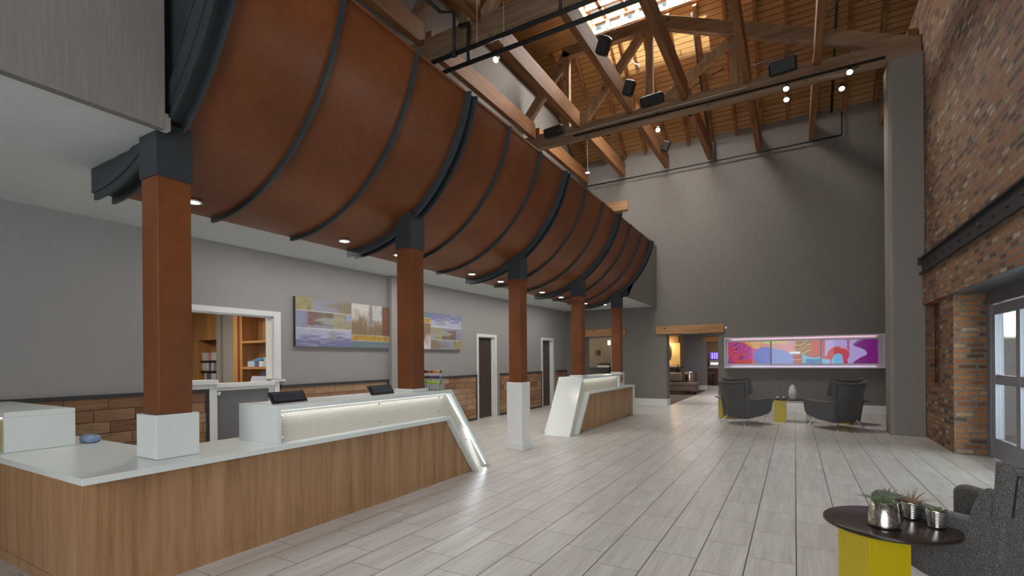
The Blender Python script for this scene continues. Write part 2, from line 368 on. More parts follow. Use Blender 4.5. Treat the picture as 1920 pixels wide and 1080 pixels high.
# brick wall on the right: upper part, band, return and base (door opening y<10.3, z<2.55)
mb=MB().box(XB,XB+.5,-4.2,12.26,3.45,8.7).box(XB,XB+.5,-4.2,12.26,2.55,3.45)
mb.box(XB,XB+.40,10.32,11.18,0,2.56).box(XB,XB+.5,11.18,12.26,0,1.04).box(XB+.14,XB+.5,11.18,12.26,1.04,2.56).box(XB,XB+.5,12.26,16.9,0,8.7)
o=structure('wall_right',mb,M['brick'])
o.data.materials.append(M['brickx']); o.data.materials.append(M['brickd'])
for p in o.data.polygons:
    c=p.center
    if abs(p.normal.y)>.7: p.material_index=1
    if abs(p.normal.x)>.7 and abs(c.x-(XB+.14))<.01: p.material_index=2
structure('trim_1',B(XB-.05,XB,-4.2,12.22,2.55,3.14),M['brick'],label='brick band standing proud between the steel beam and the entrance')
structure('wall_front',MB().box(-7.4,3.0,-4.3,-4.2,0,9),M['taupe'])
# grey plaster pier carrying the truss
mb=MB().prism([(1.655,12.86),(1.655,12.30),(1.70,12.24),(2.195,12.20),(2.195,12.86)],0,7.46,'Z')
structure('wall_pier',mb,M['plaster'],bevel=.01)
# baseboards
structure('baseboard_back',MB().box(-5.10,HA[0],WE-.025,WE,0,.235).box(HA[0]-.0,HA[0]+.02,WE,WE+.42,0,.235).box(HA[1],1.66,WE-.025,WE,0,.235).box(HA[1]-.02,HA[1],WE,WE+.42,0,.235).box(1.66,XB,WE-.025,WE,0,.235),M['whitep'])
# wainscot
tr=MB()
def wains(y0,y1,n,label):
    o=structure('trim_%d'%n,B(WL,WL+.03,y0,y1,.06,1.13),M['blocks'],label=label)
    t=MB().box(WL,WL+.05,y0,y1,1.13,1.175).box(WL,WL+.04,y0,y1,0,.06)
    t.box(WL,WL+.042,y1-.035,y1,0,1.13)
    t.build('cap_rail',M['darktrim'],o)
wains(-2.0,3.86,2,'reclaimed timber block wainscot left of the half door, dark cap')
wains(4.99,7.40,3,'reclaimed timber block wainscot under the nearer painting')
wains(7.66,10.60,4,'reclaimed timber block wainscot behind the lollipops')
wains(11.78,14.38,5,'reclaimed timber block wainscot between the two brown doors')
wains(15.5,16.38,6,'short reclaimed timber wainscot right of the further brown door')
structure('trim_7',B(WL,WL+.12,7.41,7.66,0,ZC),M['lgrey'],label='grey pilaster between the two paintings')
# doors in the left wall
for n,(a,b),zt in ((1,D1,2.17),(2,D2,2.20)):
    f=MB().box(WL,WL+.03,a-.075,a,0,zt+.075).box(WL,WL+.03,b,b+.1,0,zt+.075).box(WL,WL+.03,a,b,zt,zt+.075)
    f.box(WL-.15,WL,b-.02,b,0,zt).box(WL-.15,WL,a,a+.02,0,zt).box(WL-.15,WL,a,b,zt-.02,zt).box(WL-.06,WL-.03,b-.07,b-.02,0,zt-.02)
    fo=structure('door_%d'%n,f,M['whitep'],label=('white framed brown door nearer the counter' if n==1 else 'white framed brown door near the far corner'))
    B(WL-.12,WL-.07,a+.02,b-.02,.01,zt-.02).build('door_leaf',M['dkdoor'],fo)
# shop window and dutch door
f=MB().box(WL,WL+.035,3.23,4.99,2.27,2.35).box(WL,WL+.035,4.87,4.99,1.28,2.27).box(WL,WL+.035,3.23,3.33,1.28,2.27)
f.box(WL-.15,WL,4.85,4.87,1.28,2.27).box(WL-.15,WL,3.33,4.87,2.25,2.27)
wo=structure('window_1',f,M['whitep'],label='white framed shop window behind the first column')
MB().box(WL-.15,WL+.09,3.23,3.97,1.24,1.30).box(WL,WL+.048,3.23,3.86,1.16,1.24).box(WL-.02,WL+.09,4.86,5.03,1.24,1.27).build('window_sill',M['whitep'],wo)
f=MB().box(WL-.1,WL+.05,3.865,3.97,0,1.26).box(WL,WL+.05,4.87,4.95,0,1.24).box(WL-.1,WL-.0,4.80,4.87,0,1.24)
do=structure('door_3',f,M['whitep'],label='grey lower half door under the shop window')
B(WL-.06,WL-.01,3.95,4.80,.01,1.18).build('door_leaf',M['greydoor'],do)
MB().box(WL-.14,WL+.07,3.95,4.87,1.19,1.245).box(WL-.02,WL+.03,3.95,4.87,1.14,1.19).build('counter_shelf',M['whitep'],do)
MB().lathe([(.012,0),(.012,.035),(.028,.045),(.03,.06),(.018,.072),(0.001,.074)],16).tf(Matrix.Translation((WL-.01,4.0,1.10))@Matrix.Rotation(R(90),4,'Y')).build('door_knob',M['chrome'],do,smooth=True)

# entrance doors (right)
hd=MB().box(2.58,2.74,-4.2,10.30,2.34,2.55)
structure('trim_8',hd,M['soffit'],label='grey header over the glass entrance doors')
structure('trim_9',B(XB-.04,2.62,-4.2,10.32,2.545,2.56),M['soffit'],label='dark grey soffit of the entrance recess')
structure('trim_10',MB().box(2.59,2.70,10.14,10.31,0,2.34).box(2.60,2.72,10.06,10.14,0,2.34),M['alu'],label='aluminium jamb beside the brick return')
def glassdoor(n,y1,y0,label):
    f=MB(); X0,X1=2.60,2.655; s=.085
    f.box(X0,X1,y1-s,y1,.02,2.32).box(X0,X1,y0,y0+s,.02,2.32).box(X0,X1,y0+s,y1-s,2.17,2.32).box(X0,X1,y0+s,y1-s,1.13,1.27).box(X0,X1,y0+s,y1-s,.02,.32)
    f.box(X0-.012,X0,y1-s-.012,y1-s,.32,2.17)
    o=structure('door_%d'%n,f,M['alu'],label=label,bevel=.004)
    MB().box(2.625,2.632,y0+s,y1-s,1.27,2.17).build('glass_pane',M['glass'],o); MB().box(2.625,2.632,y0+s,y1-s,.32,1.13).build('glass_pane',M['glass'],o)
    return o
d4=glassdoor(4,10.04,9.10,'glass entrance door beside the brick, crossbar sticker')
MB().box(2.596,2.60,9.82,9.93,1.235,1.26).build('sticker',plain('red_white_sticker',(.6,.12,.12),.5),d4)
glassdoor(5,9.10,8.16,'second glass entrance door leaf from the brick')
glassdoor(6,8.16,7.22,'glass entrance door leaf outside the picture edge'); glassdoor(7,7.22,6.28,'glass entrance door leaf furthest from the brick')
structure('wall_entrance',B(2.6,2.7,-4.2,6.28,0,2.34),M['taupe'])
structure('floor_outside',B(3.4,9,2,30,-.12,0),plain('pale_paving',(.55,.55,.53),.8))
tag(MB().box(3.43,3.77,12.95,13.3,0,2.9).build('porch_post',M['whitep'],bevel=.01),'white square post standing outside the entrance door','post')
structure('sun_block_wall',MB().box(3.1,9,-.4,0,0,9.5),M['tan'])  # unseen wall added to keep direct sun off the ground outside
tag(MB().box(5.6,5.9,4,30,0,3.4).box(5.55,5.6,4,30,1.2,1.25).box(5.55,5.6,4,30,2.1,2.15).build('garden_wall',plain('pale_render',(.6,.6,.57),.8)),'pale rendered wall outside beyond the glass doors','wall')

# roof --------------------------------------------------------------
SL=.78
def dz(y): return 8.5+SL*(16.4-y)
YT=13.42; ZT=dz(YT)                       # top of the slope = 10.82
mb=MB()
mb.prism([(16.85,dz(16.85)),(YT,ZT),(YT,ZT+.12),(16.85,dz(16.85)+.12)],-9.5,3.0,'X')
LX0,LX1=-4.95,-1.95; LY0=12.10
mb.box(-9.5,LX0,9.0,YT,ZT,ZT+.12).box(LX1,3.0,9.0,YT,ZT,ZT+.12).box(LX0,LX1,9.0,LY0,ZT,ZT+.12)
mb.prism([(9.0,ZT),(4.2,8.6),(4.2,8.72),(9.0,ZT+.12)],-9.5,3.0,'X').box(-9.5,3.0,-4.3,4.2,8.6,8.72)
structure('roof_deck',mb,M['deck'])
structure('wall_roof_void',MB().box(-9.6,-9.5,-4.3,17,3.3,11.2).box(3.0,3.1,-4.3,17,2.9,11.2).box(-9.6,-6.9,16.7,16.8,3.3,9.0).box(-9.6,-6.9,-4.4,-4.3,3.3,9).box(-9.6,-6.95,-4.3,17,3.3,3.4),M['tan'])
# lantern: mullioned upstand, fascia beams, glazed top
lan=thing('roof_lantern','glazed timber roof lantern over the truss, brightest part of the roof','skylight')
LT=ZT+.52
m=MB()
for i in range(8):
    x=LX0+.03+i*(LX1-LX0-.06)/7; m.beam((x,YT-.04,ZT),(x,YT-.04,ZT+.26),.10,.08)
m.box(LX0,LX1,YT-.08,YT,ZT-.02,ZT+.03)
m.build('mullion_row',M['firz'],lan)
MB().box(LX0,LX1,YT-.1,YT,ZT+.26,LT).box(LX0,LX1,LY0,LY0+.08,ZT+.12,LT).build('fascia',M['fir'],lan)
MB().box(LX0-.08,LX0,LY0,YT,ZT+.0,LT).build('cheek',M['fir'],lan); MB().box(LX1,LX1+.08,LY0,YT,ZT,LT).build('cheek',M['fir'],lan)
m=MB()
for x in (-4.55,-3.95,-3.0): m.box(x-.05,x+.05,LY0,YT,LT-.2,LT)
m.box(LX0,LX1,12.80,12.88,LT-.2,LT); m.build('glazing_bar',M['firx'],lan)
B(LX0,LX1,LY0,YT,LT,LT+.01).build('top_glass',M['glass'],lan); B(LX0,LX1,YT-.02,YT-.012,ZT+.03,ZT+.26).build('side_glass',M['glass'],lan)

# rafters
k=0
rx=[-6.3+.685*i for i in range(13)]
raf=MB().beam((0,16.4,dz(16.4)-.10),(0,YT,dz(YT)-.10),.085,.19).build('rafter',M['fir'])
for i,x in enumerate(rx):
    o=raf if i==0 else raf.copy()
    if i: COL.objects.link(o)
    o.location=(x,0,0)
    tag(o,'sloping pine rafter under the roof boards, number %s from the left wall'%(['one','two','three','four','five','six','seven','eight','nine','ten','eleven','twelve','thirteen'][i]),'rafter','rafters under the sloping roof')
s2=MB().beam((0,4.2,8.6-.1),(0,9.0,ZT-.1),.085,.19).build('rafter',M['fir'])
for i,x in enumerate([-5.6+1.37*i for i in range(6)]):
    o=s2 if i==0 else s2.copy()
    if i: COL.objects.link(o)
    o.location=(x,0,0); tag(o,'%s rafter from the left of the nearer roof slope, above the pipes'%(['first','second','third','fourth','fifth','sixth'][i]),'rafter','rafters of the nearer roof slope')

# trusses ------------------------------------------------------------
def truss(y,label):
    t=thing('timber_truss',label,'truss',(0,y,0),0,'timber roof trusses')
    MB().box(-6.74,2.19,-.10,.10,7.47,7.86).build('bottom_chord',M['firx'],t,bevel=.012)
    m=MB().beam((-5.45,0,9.93),(-2.85,0,9.90),.18,.30); m.build('top_chord',M['firx'],t,bevel=.01)
    MB().beam((-2.95,0,9.93),(2.12,0,7.68),.18,.30).build('top_chord',M['firx'],t,bevel=.01)
    MB().beam((-5.30,0,9.90),(-6.66,0,8.28),.18,.24).build('top_chord',M['firx'],t,bevel=.01)
    for x,z in ((-3.10,9.8),(-5.35,9.8),(-1.16,8.92)): MB().box(x-.09,x+.09,-.07,.07,7.84,z).build('upright_post',M['firz'],t,bevel=.008)
    MB().beam((-4.92,0,7.86),(-3.2,0,9.84),.14,.21).build('diagonal_brace',M['firz'],t,bevel=.008)
    MB().beam((-1.27,0,8.88),(-2.92,0,7.82),.14,.20).build('diagonal_brace',M['firz'],t,bevel=.008)
    return t
truss(12.42,'far weathered timber truss carrying black speakers and track lights')
truss(7.62,'nearer timber truss at the top of the picture above the pipes')
# joists between trusses and to the end wall
jx=[-6.33,-5.0,-3.56,-2.24,-.89,.46]
jn=['nearest the left wall','second from the left wall','third from the left wall','third from the right','second from the right','nearest the brick wall']
jt=['orange timber joist running along the hall, %s','timber joist between far truss and end wall, %s']
j1=MB().box(-.07,.07,7.74,12.30,7.75,8.17).build('ceiling_joist',M['fir'],bevel=.006)
j2=MB().box(-.07,.07,12.54,16.38,7.75,8.17).build('ceiling_joist',M['fir'],bevel=.006)
j3=MB().box(-.075,.075,-4.0,7.50,7.75,8.17).build('ceiling_joist',M['fir'],bevel=.006)
for i,x in enumerate(jx):
    for src,lab,gr in ((j1,'timber joist spanning between the two trusses, ','joists between the trusses'),(j2,'timber joist from the far truss to the end wall, ','joists at the end wall'),(j3,'timber joist in front of the nearer truss, ','joists nearest the viewer')):
        o=src if i==0 else src.copy()
        if i: COL.objects.link(o)
        o.location=(x,0,0); tag(o,lab+jn[i],'joist',gr)
tag(MB().box(2.02,2.18,12.6,16.38,7.75,8.15).build('wall_plate',M['fir']),'reddish timber plate along the top of the brick wall','beam')
tag(MB().box(-6.76,-6.5,7.8,16.3,9.62,9.86).build('wall_plate',M['fir']),'timber plate along the top of the upper left wall','beam')

# sprinkler pipes -----------------------------------------------------
t=thing('sprinkler_pipe','nearer of the two dark pipes crossing under the roof, upper centre','pipe')
MB().tube([(-6.74,7.08,7.0),(2.19,7.08,7.0)],.038,12).build('main_pipe',M['pipe'],t,smooth=True)
MB().tube([(-5.21,7.08,7.0),(-5.21,7.08,7.75),(-5.45,7.0,7.78),(-5.5,5.5,7.80)],.03,10).build('riser',M['pipe'],t,smooth=True)
MB().tube([(-3.15,7.08,7.0),(-3.15,7.08,8.6)],.025,10).build('riser',M['pipe'],t,smooth=True)
MB().tube([(-4.72,7.08,7.0),(-4.72,7.08,7.9)],.006,6).build('hanger_rod',M['cable'],t)
MB().lathe([(.055,-.04),(.055,.04)],12).tf(Matrix.Translation((-5.21,7.08,7.0))@Matrix.Rotation(R(90),4,'Y')).build('coupling',M['pipe'],t,smooth=True)
t=thing('sprinkler_pipe','further of the two dark pipes crossing under the roof, upper centre','pipe')
MB().tube([(-6.74,7.36,6.95),(2.19,7.36,6.95)],.038,12).build('main_pipe',M['pipe'],t,smooth=True)
MB().tube([(-5.1,7.36,6.95),(-5.1,7.36,7.68),(-5.3,7.36,7.70)],.034,10).build('riser',M['pipe'],t,smooth=True)
MB().tube([(-4.35,7.36,6.95),(-4.35,7.36,7.8)],.006,6).build('hanger_rod',M['cable'],t)
MB().tube([(-2.2,7.36,6.95),(-2.2,7.36,7.9)],.006,6).build('hanger_rod',M['cable'],t)
t=thing('sprinkler_pipe','thin dark pipe running along the top of the end wall','pipe')
MB().tube([(-6.7,16.30,7.62),(-.2,16.30,7.66),(1.17,16.30,7.68)],.022,10).build('main_pipe',M['pipe'],t,smooth=True)
MB().tube([(1.17,16.30,7.68),(1.17,16.30,8.32)],.022,10).build('riser',M['pipe'],t,smooth=True)
MB().tube([(-2.1,16.30,7.65),(-2.1,16.30,8.25),(-2.25,16.30,8.28),(-2.27,14.4,9.75),(-2.27,YT+.1,10.6)],.03,10).build('riser',M['pipe'],t,smooth=True)
MB().tube([(.93,16.25,8.35),(.93,14.2,9.95),(.93,13.5,10.45)],.03,10).build('riser',M['pipe'],t,smooth=True)
tag(MB().tube([(-.9,13.2,8.6),(.2,12.9,8.5),(2.1,9.8,9.3)],.012,6).build('tie_rod',M['pipe']),'thin dark tie rod slanting across the right roof slope','rod')
tag(MB().tube([(-2.4,12.28,7.86),(-1.35,12.28,8.25)],.012,6).build('tie_rod',M['pipe']),'short dark rod slanting up from the far truss chord','rod')
tag(MB().tube([(-5.35,12.30,7.62),(-4.4,12.30,7.66),(-.9,12.30,7.68)],.009,6).build('conduit',M['cable']),'pale thin cable clipped along the far truss chord','cable')

tag(MB().tube([(-4.0,13.93,10.30),(-4.0,13.93,10.12),(-3.93,14.0,10.02),(-3.84,14.05,10.0),(-3.80,14.1,9.88)],.022,8).build('vent_pipe',M['cable'],smooth=True),'short bent white pipe under the sunlit roof boards','pipe')
# speakers
def spk(loc,rot,sz,label,part='bracket'):
    o=thing('speaker',label,'speaker',loc,0,'black speakers under the roof'); o.rotation_euler=rot
    a,b,c=sz
    MB().box(-a,a,-b,b,-c,c).build('cabinet',M['black'],o,bevel=min(b,c)*.45,segs=3)
    MB().box(-a*.86,a*.86,-b-.008,-b+.002,-c*.8,c*.8).build('grille',M['pipe'],o,bevel=.004)
    MB().box(-.02,.02,b-.01,b+.09,-.02,.02).build('bracket',M['pipe'],o)
spk((-5.62,12.14,7.74),(R(18),0,R(-6)),(.28,.11,.12),'black speaker at the left end of the far truss chord')
spk((-2.98,12.14,7.88),(R(18),0,R(-6)),(.28,.11,.12),'black speaker above the middle of the far truss chord')
spk((-.18,12.16,7.86),(R(18),0,R(-6)),(.27,.11,.14),'black speaker on the right part of the far truss chord')
spk((-3.30,9.55,7.88),(R(20),R(24),R(10)),(.12,.12,.17),'upper black box speaker tilted beside the skylight, on a joist')
spk((-3.30,11.3,7.86),(R(20),R(24),R(10)),(.12,.12,.17),'lower black box speaker tilted on the same joist nearer the truss')
spk((-3.35,15.3,8.02),(R(20),R(24),R(10)),(.11,.10,.15),'small black speaker hung near the end wall pipe')

# track lights
tr=thing('track_light_rail','black track fixed along the lower edge of the far truss chord','track')
MB().box(-5.1,1.62,-.02,.02,-.02,.02).tf(Matrix.Translation((0,12.29,7.56))).build('rail',M['black'],tr)
def head(loc,aim,label,power=60,stem=.10):
    o=thing('track_spotlight',label,'spotlight',loc,0,'track spotlights'); 
    MB().tube([(0,0,stem),(0,0,.03)],.012,8).build('stem',M['black'],o)
    d=(Vector(aim)-Vector(loc)).normalized(); q=d.to_track_quat('-Z','Y').to_matrix().to_4x4()
    MB().lathe([(.03,.09),(.045,.07),(.06,.0),(.062,-.03),(.055,-.03)],18).tf(q).build('housing',M['black'],o,smooth=True)
    MB().lathe([(.052,-.028),(.052,-.036)],18).tf(q).build('lamp_face',M['bulb'],o)
    lamp('track_lamp','SPOT',tuple(Vector(loc)+d*.06),power,(1,.93,.82),aim=aim,size=.06,spot=100,blend=1.0)
head((1.02,12.22,7.42),(.2,7.0,0),'right-hand spotlight on the truss track near the pier',60)
head((.92,12.74,7.36),(.4,8.5,0),'spotlight just below the right-hand one near the pier',50)
head((-.12,12.22,7.40),(-.8,7.0,0),'upper of the two paired spotlights mid track',60)
head((-.12,12.60,7.34),(-.6,8.5,0),'lower of the two paired spotlights mid track',50)
head((-2.95,12.60,7.34),(-2.6,8.5,0),'spotlight under the speaker at the middle of the chord',60)
head((-4.9,8.0,7.30),(-4.6,3.5,2.0),'spotlight on a bracket beside the nearer joists',40)
head((-4.3,12.75,7.60),(-4.3,16.4,6.0),'added wall washing spotlight hidden behind the left part of the far chord',125)  # hidden head added to brighten the upper end wall
head((-2.2,12.75,7.60),(-3.3,16.4,5.6),'added wall washing spotlight hidden behind the middle of the far chord',70)  # second hidden head, added for the same wall
# pendant spot
o=thing('pendant_spotlight','small spotlight hanging on a thin white rod left of the truss','spotlight',(-4.82,12.55,6.62))
MB().tube([(0,0,.05),(0,0,.86)],.008,8).build('rod',M['cable'],o)
MB().lathe([(.015,.08),(.03,.05),(.055,0),(.055,-.02)],16).build('shade',M['black'],o,smooth=True)
MB().lathe([(.05,-.018),(.05,-.026)],16).build('lamp_face',M['bulb'],o)
lamp('pendant_lamp','SPOT',(-4.82,12.55,6.56),120,(1,.93,.82),aim=(-4.82,14.5,0),size=.05,spot=90,blend=.8)

# ================================================================== CANOPY
CX,CZ,CR=-5.255,5.045,1.984
a1=math.asin((CZ-4.68)/CR); 
def arc(r,t): # t 0 at top edge, 1 at the bottom edge
    a=-a1+(-(math.pi/2+.02)+a1)*t
    return (CX+r*math.cos(a),CZ+r*math.sin(a))
def arcstrip(r0,r1,y0,y1,n=48,t0=0,t1=1):
    mb=MB(); pts=[]
    for i in range(n+1):
        t=t0+(t1-t0)*i/n; pts.append((arc(r0,t),arc(r1,t)))
    v=[]; 
    for p,q in pts: v += [(p[0],y0,p[1]),(q[0],y0,q[1]),(q[0],y1,q[1]),(p[0],y1,p[1])]
    f=[(0,1,2,3),(4*n+3,4*n+2,4*n+1,4*n)]
    for i in range(n):
        for k in range(4): f.append((4*i+k,4*i+(k+1)%4,4*i+4+(k+1)%4,4*i+4+k))
    return mb.add(v,f)
Y1,DC=1.857,2.792; CS=.238
can=thing('curved_canopy','long curved rust coloured steel canopy with dark ribs above the reception','canopy')
ycol=[Y1+CS/2+i*DC for i in range(5)]
ribs=[ycol[0]+DC/3*i for i in range(13)]
for i in range(12):
    y0,y1=ribs[i],ribs[i+1]
    o=arcstrip(CR,CR-.03,y0+.004,y1-.004).build('panel',M['rust'],can,smooth=True)
    m=o.modifiers.new('e','EDGE_SPLIT'); m.split_angle=R(40)
for i,y in enumerate(ribs):
    if i%3: 
        o=arcstrip(CR+.045,CR-.01,y-.014,y+.014).build('thin_rib',M['steel'],can,smooth=True); o.modifiers.new('e','EDGE_SPLIT').split_angle=R(40)
    else:
        yy=y
        if i==12: yy=y+.02
        o=arcstrip(CR+.085,CR-.02,yy-.075,yy-.055).add(*(lambda m:(m.v,m.f))(arcstrip(CR+.085,CR-.02,yy+.055,yy+.075))).add(*(lambda m:(m.v,m.f))(arcstrip(CR+.02,CR-.02,yy-.055,yy+.055)))
        o=o.build('channel_rib',M['steel'],can,smooth=True); o.modifiers.new('e','EDGE_SPLIT').split_angle=R(40)
# near end web plate and stub
pts=[(-3.985,4.68)]+[arc(CR-.0,t/24) for t in range(0,25)]
low=[p for p in pts[1:]]
poly=[(-4.35,4.66),(low[0][0],4.66)]+low+[(-5.40,3.062),(-5.40,3.275),(-4.35,3.275)]
MB().prism(poly,ycol[0]-.055,ycol[0]-.03,'Y').build('end_web',M['steel'],can)
arcstrip(CR+.02,CR-.09,ycol[0]-.085,ycol[0]-.055,t0=0,t1=1).build('end_flange',M['steel'],can,smooth=True).modifiers.new('e','EDGE_SPLIT').split_angle=R(40)
poly=[(-3.93,4.66),(low[0][0],4.66)]+low+[(-5.30,3.27),(-3.93,3.27)]
MB().prism(poly,ycol[4]+.05,ycol[4]+.07,'Y').build('end_web',M['steel'],can)
MB().box(-3.33,-3.29,ycol[0]-.1,ycol[4]+.2,4.66,4.685).box(-4.2,-3.33,ycol[0],ycol[4]+.2,4.66,4.675).build('top_edge',M['rust'],can)

# downlights in the canopy lip and low ceiling
for i,(y,p) in enumerate([(2.54,1),(4.35,1),(5.33,1),(7.19,1),(8.17,1),(9.98,1),(11.03,1),(12.62,1)]):
    x=-4.945; zz=CZ-math.sqrt(CR*CR-(x-CX)**2)-.004
    o=thing('downlight','round recessed downlight in the canopy underside, '+['beside the nearest column','left of the second column','just past the second column','left of the third column','right of the third column','left of the fourth column','right of the fourth column','nearest the far end'][i],'downlight',(x,y,zz),0,'downlights in the canopy lip')
    MB().lathe([(.075,0),(.075,-.012),(.055,-.012),(.05,.005)],24).build('trim_ring',M['whitep'],o); MB().lathe([(.05,-.004),(.05,-.008)],20).build('lamp_face',M['bulb'],o)
    lamp('downlight_lamp','SPOT',(x,y,zz-.03),38,(1,.94,.86),aim=(x-.25,y,0),size=.05,spot=115,blend=.9)
o=thing('downlight','round recessed downlight in the white low ceiling beyond the canopy','downlight',(-5.2,14.9,ZC))
MB().lathe([(.085,0),(.085,-.012),(.06,-.012),(.055,.0)],24).build('trim_ring',M['whitep'],o); MB().lathe([(.055,-.006),(.055,-.01)],20).build('lamp_face',M['bulb'],o)
lamp('downlight_lamp','SPOT',(-5.2,14.9,ZC-.04),30,(1,.94,.86),aim=(-5.2,14.9,0),size=.05,spot=110,blend=.9)
lamp('wall_fill_strip','AREA',(-6.1,9.3,ZC-.02),84,(1,.95,.88),size=.5,size_y=11)  # no fixture here; unseen strip added to brighten the left wall

# columns -------------------------------------------------------------
XC=-4.108
lab=['nearest rust coloured square column rising through the near counter','second rust column, standing through the raised counter top','third rust column on a tall white floor plinth','fourth rust column, rising from the far desk','furthest rust column, behind the far desk']
for i in range(5):
    y0=Y1+i*DC; t=thing('column',lab[i],'column',(XC-CS/2,y0+CS/2,0),0,'rust coloured columns')
    h=CS/2; zb={0:1.16,1:1.20,2:1.16,3:1.20,4:1.20}[i]
    MB().box(-h,h,-h,h,zb,2.96).build('shaft',M['rust'],t,bevel=.006)
    MB().box(-h-.010,h+.010,-h-.010,h+.010,2.952,3.40 if i else 3.36).build('steel_cap',M['steel'],t,bevel=.003)
    e=.032
    if i in (0,2,4):
        z0={0:.832,2:0,4:0}[i]
        m=MB().box(-h-e,h+e,-h-e,h+e,z0,zb)
        if i in (2,): m.box(-h-e-.028,h+e+.028,-h-e-.028,h+e+.028,0,.115)
        m.build('plinth',M['white'] if i==0 else M['whitep'],t,bevel=.004)
    else: MB().box(-h-e,h+e,-h-e,h+e,1.167,zb).build('plinth',M['white'],t,bevel=.004)

# ================================================================== DESKS
XF,XU=-3.845,-3.91
def slab_path(pts,th,x0,x1):
    """constant thickness band following YZ points (th measured to the inner side), mitred"""
    n=len(pts); inner=[]
    P=[Vector(p) for p in pts]
    for i in range(n):
        def nrm(a,b): d=(b-a).normalized(); return Vector((d.y,-d.x))
        ns=[]
        if i>0: ns.append(nrm(P[i-1],P[i]))
        if i<n-1: ns.append(nrm(P[i],P[i+1]))
        if len(ns)==2:
            b=(ns[0]+ns[1]).normalized(); k=th/b.dot(ns[0]); inner.append(P[i]+b*k)
        else: inner.append(P[i]+ns[0]*th)
    poly=[tuple(p) for p in P]+[tuple(p) for p in inner[::-1]]
    return poly
def clipz(p,z=0.0): return (p[0],max(z,p[1]))
desk=thing('reception_desk','near reception desk with long wood front and slanting white end','desk')
zk=.83; tk=.047
# lower counter : horizontal slab then slanting leg
def fix(poly):
    out=[]
    for (y,z) in poly:
        out.append((y,z))
    return out
def band(p0,p1,p2,th,sgn):
    """p0-p1 horizontal top edge, p1-p2 slanting outer edge to floor; returns polygon"""
    (y0,z),(y1,_),(y2,_z)=p0,p1,p2
    sl=(y2-y1)/z; L=math.hypot(y2-y1,z); dyh=th*L/z   # horizontal thickness of slanting leg
    zi=z-th
    # inner corner on both inner lines
    yi_top=y1+sl*th-sgn*dyh
    return [(y0,z),(y1,z),(y2,0),(y2-sgn*dyh,0),(yi_top,zi),(y0,zi)],(yi_top,zi),(y2-sgn*dyh,0)
low,ci,cf=band((1.31,zk),(5.10,zk),(5.73,0),tk,1)
MB().prism(low,XF-.78+.0,XF,'X').box(-7.1,XF-.77,1.31,2.08,zk-tk,zk).prism([(XF-.77,2.07),(-5.05,2.07),(XF-.77,2.40)],zk-tk,zk,'Z').build('countertop',M['white'],desk,bevel=.004)
# wood front following the slant, and the end return
MB().prism([(1.365,.03),(cf[0]-.02,.03),(ci[0]-.005,zk-tk),(1.365,zk-tk)],XF-.14,XF-.080,'X').build('front_panel',M['deskwood'],desk)
MB().box(-7.0,XF-.0815,1.362,1.3645,.03,zk-tk).build('end_panel',M['deskwood'],desk)
MB().box(-7.0,XF-.074,1.356,1.37,0,.075).prism([(1.356,0),(cf[0]-.01,0),(cf[0]-.05,.075),(1.356,.075)],XF-.09,XF-.074,'X').build('kick_board',M['deskwood'],desk)
# raised box
up,ui,uf=band((2.68,1.167),(5.20,1.167),(6.15,0),tk,1)
MB().prism(up,XU-.56,XU,'X').build('raised_shelf',M['white'],desk,bevel=.004)
MB().box(XU-.56,XU,2.68,2.725,zk,1.125).build('side_panel',M['white'],desk,bevel=.004)
MB().box(XU-.56,XU-.53,2.72,5.1,zk,1.125).build('back_panel',M['white'],desk)
MB().prism([(2.725,zk-.0),(2.725,1.12),(ui[0],1.12),(uf[0],.0),(5.745,.0),(5.11,zk)],XU-.075,XU-.06,'X').build('perforated_panel',M['perf'],desk)
for y,z in ((2.77,1.07),(2.77,.88),(3.95,1.08),(3.95,.88),(5.0,1.08),(5.0,.9),(5.6,.45),(5.95,.08)): MB().lathe([(.008,0),(.008,.012)],10).tf(Matrix.Translation((XU-.062,y,z))@Matrix.Rotation(R(90),4,'Y')).build('standoff',M['chrome'],desk)
MB().box(XU-.058,XU-.05,2.74,ui[0]-.02,1.113,1.119).build('led_strip',M['led'],desk)
dv=Vector((uf[0]-ui[0],-1.11)).normalized(); a=Vector((ui[0]-.012,1.10)); b=Vector((uf[0]-.02,.02))
MB().beam((XU-.052,a.x,a.y),(XU-.052,b.x,b.y),.008,.006).build('led_strip',M['led'],desk)
lamp('desk_led','AREA',(XU-.03,3.9,1.105),1.3,(.88,.92,1),aim=(XU-.06,3.9,.8),size=.02,size_y=2.4).rotation_euler=(0,R(-12),0)
lamp('desk_led','AREA',(XU-.03,5.62,.56),.8,(.88,.92,1),aim=(XU-.07,5.3,.35),size=.02,size_y=1.3)
# left arm raised box
b=thing('counter_hutch','white raised box standing on the left arm of the near desk','counter box',(0,0,0))
MB().box(-7.1,-5.5,1.38,1.83,1.115,1.16).box(-5.545,-5.5,1.38,1.83,zk+.001,1.115).box(-7.1,-5.545,1.80,1.83,zk+.001,1.115).build('shell',M['white'],b,bevel=.004)
MB().box(-7.1,-5.545,1.42,1.435,zk+.001,1.115).build('perforated_panel',plain('gold_perforated_panel',(.45,.40,.16),.5) ,b)
MB().box(-7.1,-5.56,1.40,1.415,1.10,1.112).build('led_strip',M['led'],b)
tag(MB().box(-5.66,-5.48,1.90,2.02,zk+.002,.90).build('plastic_bag',plain('pale_blue_plastic',(.18,.28,.42),.4),bevel=.03),'small pale blue bundle on the counter behind the left box','bag')

